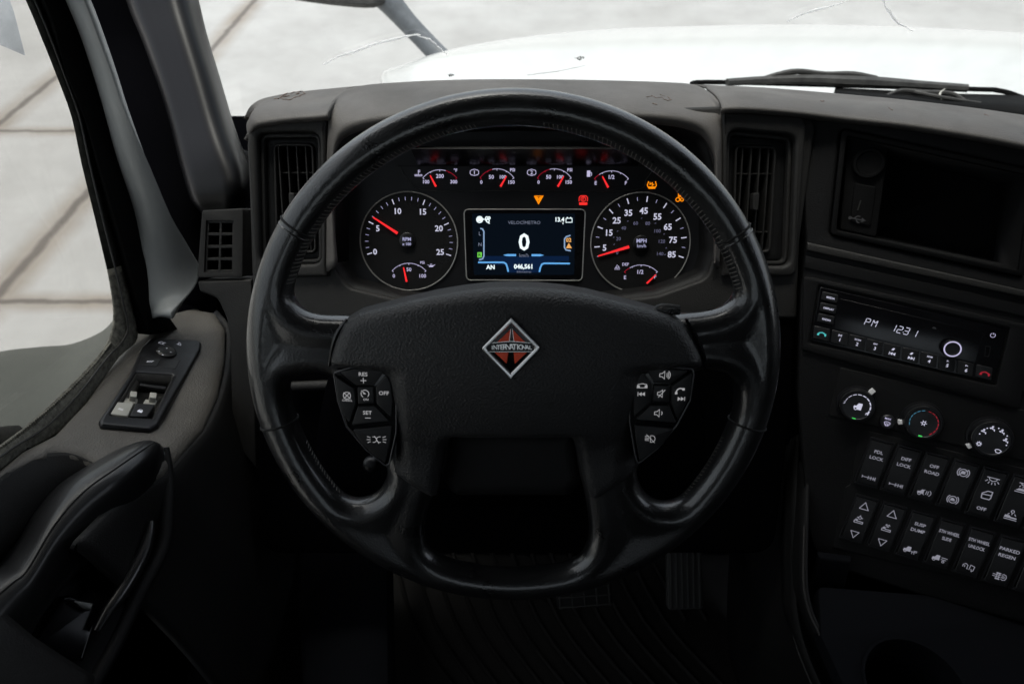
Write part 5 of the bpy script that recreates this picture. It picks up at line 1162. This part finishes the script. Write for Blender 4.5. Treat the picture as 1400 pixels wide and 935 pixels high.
# ================================================================== pillar and window frame
def band(rows, bulge, k=5, edge=.03, skew=1.0):
    out = []
    for lx, ly, rx, ry, z in rows:
        r = []
        for i in range(k):
            t = i / (k - 1); r.append(P(lx + (rx - lx) * t, ly + (ry - ly) * t, z + edge * (1 - math.sin(math.pi * t ** skew)) - bulge * math.sin(math.pi * t ** skew)))
        out.append(r)
    return MB().loft(out, 3, 3)
pil = thing('windshield_pillar', P(290, 240, .98), 'black windshield pillar trim with a soft blue sheen, leaning left', 'pillar')
rows = [(140, -200, 222, -200, 1.00), (160, -90, 240, -90, .99), (182, 0, 262, 0, .98), (204, 55, 274, 50, .97), (224, 113, 292, 110, .96), (240, 170, 308, 165, .95), (252, 215, 322, 205, .94), (262, 250, 335, 236, .935), (270, 272, 338, 258, .935), (282, 286, 328, 280, .95)]

pr = []
for lx, ly, rx, ry, z in rows:
    r = []
    for i in range(13):
        t = i / 12; r.append(P(lx + (rx - lx) * t, ly + (ry - ly) * t, z - .030 * min(t, .7) + .07 * max(0, (t - .70) / .30) ** 2 + .05 * max(0, (.12 - t) / .12) ** 2))
    pr.append(r)
MB().loft(pr, 2, 4).build('trim', 'pillar', pil, angle=80, solid=-.01)
rows = [(84, -200, 146, -200, 1.14), (106, -90, 166, -90, 1.07), (122, 0, 188, 0, 1.06), (150, 75, 214, 75, 1.06), (174, 151, 238, 151, .99), (198, 226, 258, 226, .98), (224, 290, 268, 280, .98), (246, 340, 268, 330, .99), (256, 375, 268, 380, .99), (252, 410, 268, 425, .99)]
band(rows, .0, 5, .015).build('inner_seal', 'black', pil, angle=80, solid=-.02)
MB().tube([P(318, 203, 1.1), P(328, 208, 1.08), P(345, 216, 1.05)], .006, 8, 2).build('base_seal', 'rubber', pil)

door = thing('driver_door', PX(120, 560, XW), 'driver door with grey sill, open side window and weathered rubber seal', 'door')
def xband(L_, R_, XL, XR, mid, m, name, solid=-.01, k=5, parent=door, label=None):
    out = []
    n = max(len(L_), len(R_))
    for (lx, ly), (rx, ry) in zip(L_, R_):
        A, B = PX(lx, ly, XL), PX(rx, ry, XR); r = []
        for i in range(k):
            t = i / (k - 1); p = A.lerp(B, t); to = (EYE - p).normalized(); r.append(p + to * mid * math.sin(math.pi * t))
        out.append(r)
    return MB().loft(out, 3, 3).build(name, m, parent, angle=80, solid=solid, label=label)
inn_ = [(-60, -200), (-5, -90), (38, 0), (60, 55), (78, 100), (100, 161), (113, 226), (130, 300), (146, 368), (153, 409), (154, 439), (146, 468), (125, 497), (83, 539), (40, 578), (0, 610), (-60, 650), (-140, 700)]
out_ = [(-42, -200), (10, -90), (53, 0), (75, 50), (92, 95), (114, 155), (128, 218), (148, 295), (166, 362), (178, 410), (185, 448), (182, 468), (158, 489), (117, 547), (75, 590), (30, 615), (-35, 665), (-120, 715)]
xband(inn_[:9], out_[:9], XW + .000, XW + .004, .005, 'rubber_mid', 'window_seal', -.003); xband(inn_[8:], out_[8:], XW + .000, XW + .004, .005, 'rubber_old', 'window_seal', -.003, label='weathered lower run of the window seal')
# ribbed bead along the lower seal
mb = MB()
path = catmull([PX(x, y, XW + .004) for x, y in ((152, 470), (130, 500), (90, 541), (48, 578), (0, 615), (-60, 655))], 16)
for i in range(len(path) - 1):
    a, b_ = path[i], path[i + 1]; m_ = (a + b_) / 2; d = (b_ - a).normalized(); s_ = d.cross(Vector((1, 0, 0))).normalized()
    mb.tube([m_ - s_ * .0035, m_ + s_ * .0035 + Vector((.001, 0, 0))], .0011, 6)
mb.build('seal_beading', 'rubber_old', door)
mb = MB(); mb.tube([PX(x, y, XW + .0105) for x, y in [(-48, -200), (4, -90), (47, 0), (68, 50), (86, 97), (108, 158), (122, 222), (140, 298), (157, 365), (168, 412), (175, 445), (168, 466), (146, 490), (104, 543), (62, 584), (18, 612), (-45, 658)]], .0012, 6, 4); mb.build('seal_lip', 'metal_dark', door)
dk_l = [(-46, -200), (8, -90), (51, 0), (73, 50), (91, 96), (113, 156), (127, 218), (146, 295), (164, 362), (177, 412), (186, 456)]
dk_r = [(-22, -200), (30, -90), (76, 0), (93, 50), (108, 96), (130, 156), (148, 228), (168, 300), (186, 365), (202, 420), (222, 450)]
xband(dk_l, dk_r, XW + .004, XW + .008, .004, 'rubber', 'frame_rubber', -.02)
nv_r = [(5, -200), (60, -90), (101, 0), (119, 50), (136, 100), (151, 151), (166, 214), (176, 262), (184, 300), (196, 350), (206, 405)]
nv_l = [(-22, -200), (30, -90), (74, 0), (92, 50), (106, 96), (127, 152), (146, 224), (160, 268), (172, 304), (187, 352), (203, 405)]
xband(nv_l, nv_r, XW + .008, XW + .014, .003, 'navy', 'painted_edge', -.004)
sl_l = [(3, -200), (60, -90), (100, 0), (120, 50), (136, 100), (151, 151), (166, 214), (184, 272), (194, 320), (202, 368), (209, 412), (217, 433)]
sl_r = [(28, -200), (84, -90), (124, 0), (143, 50), (160, 100), (176, 151), (203, 226), (228, 290), (250, 334), (264, 366), (258, 398), (236, 436)]
xband(sl_l, sl_r, XW + .026, XW + .060, .010, 'trim_grey', 'corner_trim', -.01, 7)
MB().loft([[P(160, 300, 1.12), P(280, 300, 1.12)], [P(170, 475, 1.10), P(310, 475, 1.08)]], smooth=False).build('front_filler', 'black', door, solid=-.01)
# glass
MB().prism(Fr((XW - .012, .4, 2.2), (1, 0, 0), (0, 1, 0)), [(-1.0, -.42), (.20, -.42), (.38, -.30), (.42, -.1), (.30, .35), (.15, .75), (-1.0, .75)], -.004, 0).build('window_glass', 'sideglass', door, flat=True)
# pale triangle laid on the glass as a painted reflection
MB().prism(Fr((XW - .010, .4, 2.2), (1, 0, 0), (0, 1, 0)), Fr((XW - .010, .4, 2.2), (1, 0, 0), (0, 1, 0)).LL([(-60, -60), (-8, -60), (18, 18), (33, 76), (0, 62), (-60, 40)]), 0, .001).build('reflection_corner', glass('painted_reflection', dirt=.35, tint=(.9, .93, .97)), door, flat=True)
# sill
sl_out = [(188, 452), (206, 438), (230, 428), (268, 419), (296, 424), (310, 446), (309, 490), (300, 535), (280, 580), (252, 612), (226, 640), (195, 660), (150, 640), (112, 622), (82, 618), (48, 624), (10, 644), (-40, 680), (-80, 690), (-30, 664), (32, 614), (76, 592), (118, 548), (158, 492)]
so_ = smoothpoly(S.LL(sl_out), .006, 3)
SPW = smoothpoly(S.LL([(197, 466), (262, 468), (277, 474), (213, 583), (140, 578)]), .004)
inner_x = lambda x: x
def sh(x, y, d):
    return -.010 * (1 - math.sqrt(max(0, 1 - (1 - min(d / .02, 1)) ** 2))) * (1 if x > S.L(190, 500)[0] else .4)
rec = smoothpoly(S.LL([(198, 506), (238, 511), (216, 570), (165, 562)]), .003)
MB().patch(S, so_, [rec], sh, .0055, (.0008, .003, .006, .010, .015), wall=-.03).build('sill', 'sill', door, angle=80)
# door inner panel running down from the sill
e0 = [(296, 424), (310, 446), (309, 490), (300, 535), (280, 580), (252, 612), (226, 640), (195, 660), (150, 690), (100, 740)]
a0 = [S.hit(x, y, -.010) for x, y in e0]; a1 = [p + Vector((.012, -.002, -.03)) for p in a0]
a2 = [Vector((max(p.x + .03, -.37), p.y, p.z - .25)) for p in a0]; a3 = [Vector((max(p.x + .03, -.38), p.y, 1.32)) for p in a0]
MB().loft([a0, a1, a2, a3], 4, 5).build('inner_panel', 'doorlow', door, angle=70, solid=-.01)
# pocket lip below the sill on the left
e1 = [(-80, 692), (-40, 682), (10, 645), (48, 625), (82, 619), (112, 623), (150, 640)]
b0 = [S.hit(x, y, -.006) for x, y in e1]; b1 = [p + Vector((.012, -.012, -.02)) for p in b0]; b2 = [p + Vector((.012, -.02, -.05)) for p in b0]; b3 = [p + Vector((-.02, -.02, -.07)) for p in b0]; b4 = [p + Vector((-.03, -.03, -.20)) for p in b0]
MB().loft([b0, b1, b2, b3, b4], 4, 4).build('pocket_edge', 'doorlow', door, angle=70, solid=-.004)
# armrest
AF = Fr(PX(110, 760, -.40), (.72, -.28, .62), (.3, .95, .1))
def AL(pts, h=0): return AF.LL(pts, h)
arm = thing('armrest', AF.o, 'black padded door armrest with a pull handle, at the lower left', 'armrest')
ar_out = [(0, 777), (19, 766), (57, 701), (95, 656), (140, 626), (178, 606), (213, 600), (229, 612), (231, 660), (228, 710), (224, 751), (190, 815), (152, 895), (118, 935), (60, 960), (-60, 960), (-60, 810)]
ar_in = [(200, 706), (206, 716), (199, 743), (177, 793), (148, 832), (131, 868), (114, 905), (72, 902), (40, 880), (58, 846), (92, 800), (124, 762), (158, 728)]
ar = [((-90, 850), (10, 1000)), ((-30, 800), (30, 905)), ((0, 778), (44, 874)), ((20, 764), (60, 845)), ((57, 701), (95, 798)), ((95, 657), (142, 750)), ((140, 627), (190, 706)), ((178, 607), (221, 664)), ((202, 600), (230, 628)), ((218, 603), (230, 611))]
rows = []; sl_ = []
for k, (L_, R_) in enumerate(ar):
    sc_ = 1 if k < len(ar) - 3 else (.85, .55, .2)[k - len(ar) + 3]; r = []
    for i in range(11):
        t = i / 10; h = (.034 * math.sin(math.pi * t ** .62) - .010) * sc_ - .012 * (1 - sc_)
        q = (L_[0] + (R_[0] - L_[0]) * t, L_[1] + (R_[1] - L_[1]) * t); a_, b_ = AF.L(*q, 0); r.append(AF.W(a_, b_, h))
        if i == 2 and k < len(ar) - 1: sl_.append(r[-1] + AF.n * .0006)
    rows.append(r)
for r in rows: r.insert(0, r[0] - AF.n * .04); r.append(r[-1] - AF.n * .03)
MB().loft(rows, 3, 4).build('armrest_pad', 'armpad', arm, angle=80, solid=-.003)
MB().tube(sl_, .0007, 6, 6).build('seam_line', 'seam', arm)
MB().tube([AF.off(-.012).hit(x, y) for x, y in ((226, 612), (230, 655), (228, 708), (222, 751), (190, 812), (154, 888), (126, 936))], [.004, .006, .007, .007, .007, .007, .007], 12, 5).build('surround', 'plastic_dark', arm)
mb = MB().prism(AF, smoothpoly(AL([(0, 600), (232, 600), (300, 640), (250, 760), (150, 960), (-80, 960), (-80, 700)]), .02), -.07, -.048); mb.build('backing', 'plastic_dark', arm)
# grip bar and latch inside the opening
MB().tube([AF.off(-.004).hit(x, y) for x, y in ((207, 712), (203, 735), (190, 768), (168, 806), (148, 834), (132, 862))], [.003, .0055, .007, .007, .006, .004], 12, 4, squash=1).build('grip_bar', 'leather', arm)
MB().prism(AF.off(-.02), smoothpoly(AL([(84, 815), (95, 813), (126, 826), (135, 836), (112, 905), (44, 884)], -.02), .003), -.03, .004, .003).build('latch_housing', 'gloss', arm)
MB().prism(AF.off(-.010), smoothpoly(AL([(92, 818), (128, 824), (122, 836), (112, 832)], -.01), .002), -.01, .004, .002).build('latch_lever', 'chrome_dim', arm)
MB().loft([[AF.hit(x, y, h) for x, y, h in r] for r in ([(-90, 800, .0), (-20, 830, .012), (36, 876, .012), (118, 929, .005)], [(-90, 880, .015), (-20, 900, .022), (36, 930, .02), (118, 960, .01)], [(-90, 1000, .015), (-20, 1000, .022), (36, 1000, .02), (118, 1000, .01)])], 4, 3).build('lower_cover', 'doorlow', arm, solid=-.01)

# door switch plate
ds = thing('window_switch_panel', S.hit(205, 525), 'black window and mirror switch panel with two broken switches on the sill', 'switch panel')
def C8(X, Y): return (120 + X / 5.844, 440 + Y / 5.844)
def SL(pts, h=.006): return [S.L(*C8(x, y), h) for x, y in pts]
po = smoothpoly(SL([(500, 124), (885, 140), (912, 165), (905, 215), (570, 820), (500, 855), (105, 820), (90, 780), (330, 420), (430, 190)]), .003, 4)
ph = smoothpoly(SL([(395, 402), (685, 422), (520, 765), (185, 745)]), .002, 3)
MB().plate(S, po, [ph], -.004, .006, .004, 4).build('plate', 'satin', ds)
mb = MB(); hb = inset(ccw(ph), .0002); mb.loft([[S.W(a, b_, .004) for a, b_ in hb + hb[:1]], [S.W(a, b_, -.022) for a, b_ in inset(hb, .002) + inset(hb, .002)[:1]]], smooth=False); mb.flat(S, inset(hb, .002), -.0215); mb.build('well', 'metal_dark', ds, angle=20, solid=-.001)
MB().lathe(S, SL([(625, 245)])[0], [(.0125, .005), (.0120, .0085), (.0095, .0100), (.006, .0088), (0, .0086)], 40).build('mirror_knob', 'button', ds)
mb = MB()
for X, Y in ((632, 210), (570, 234), (600, 263), (664, 240)): c = SL([(X, Y)], .0105)[0]; mb.icon(S, c, .0011, [('f', [(-1, -.7), (1, -.7), (0, 1)])], .3, .0104)
for X, Y, s_ in ((592, 168, 1), (742, 180, -1)): mb.icon(S, SL([(X, Y)], .0066)[0], .0036, [[(-.9, -.6), (-.6, .6), (.5 * s_ + .2, .6), (.3, -.6), (-.9, -.6)], [(.4 * s_, -.4), (1.2 * s_, -.7)], [(.5 * s_, .5), (1.1 * s_, .9)]], .18, .0066)
for i in range(3): c = SL([(478 + i * 18, 318)], .0066)[0]; mb.stroke(S, [(c[0] - .0006, c[1] - .0022), (c[0] + .0004, c[1]), (c[0] - .0002, c[1] + .0008), (c[0] + .001, c[1] + .0024)], .0006, .0070)
mb.build('printed_symbols', 'print_white_glow', ds, flat=True)
MB().prism(S, smoothpoly(SL([(430, 285), (578, 300), (548, 360), (408, 345)]), .001, 2), .004, .0068, .0006).build('heater_button', 'button', ds)
MB().prism(S, smoothpoly(SL([(585, 305), (745, 300), (700, 378), (555, 362)]), .001, 2), .004, .0064, .0006).build('blank_button', 'button', ds)
MB().prism(S, smoothpoly(SL([(235, 632), (372, 640), (322, 745), (180, 728)]), .0015, 2), -.012, .0050, .0012).build('unlock_button', 'ivory', ds, label='lock button worn bare to white plastic')
lk = MB().prism(S, smoothpoly(SL([(385, 645), (542, 655), (478, 752), (335, 748)]), .0015, 2), -.012, .0055, .0012).build('lock_button', 'button', ds, label='black door lock button')
c = SL([(420, 710)])[0]; MB().icon(S, c, .0030, [('f', [(-.8, -.9), (.8, -.9), (.8, .2), (-.8, .2)]), ('o', 0, .2, .55, 0, 180)], .28, .0059).build('padlock_symbol', 'print_white_glow', lk, flat=True)
c = SL([(268, 690)])[0]; MB().icon(S, c, .0028, [('f', [(-.9, -.9), (.9, -.9), (.9, .2), (-.9, .2)])], .28, .0054).build('padlock_symbol', 'lens', ds, flat=True)
for X, Y in ((362, 590), (518, 600)):
    b_ = MB().prism(S, smoothpoly(SL([(X - 22, Y - 28), (X + 32, Y - 22), (X + 26, Y + 20), (X - 26, Y + 14)], .004), .0008, 2), -.016, .006, .0006)
    b_.prism(S, SL([(X - 55, Y + 12), (X + 40, Y + 20), (X + 20, Y + 55), (X - 75, Y + 45)], .0), -.018, -.001, .0006); b_.build('broken_switch_stub', 'ivory', ds)
MB().tube([S.hit(*C8(x, y), -.004) for x, y in ((415, 505), (500, 520), (620, 535))], .0028, 8, 3).build('pivot_bar', 'satin', ds)
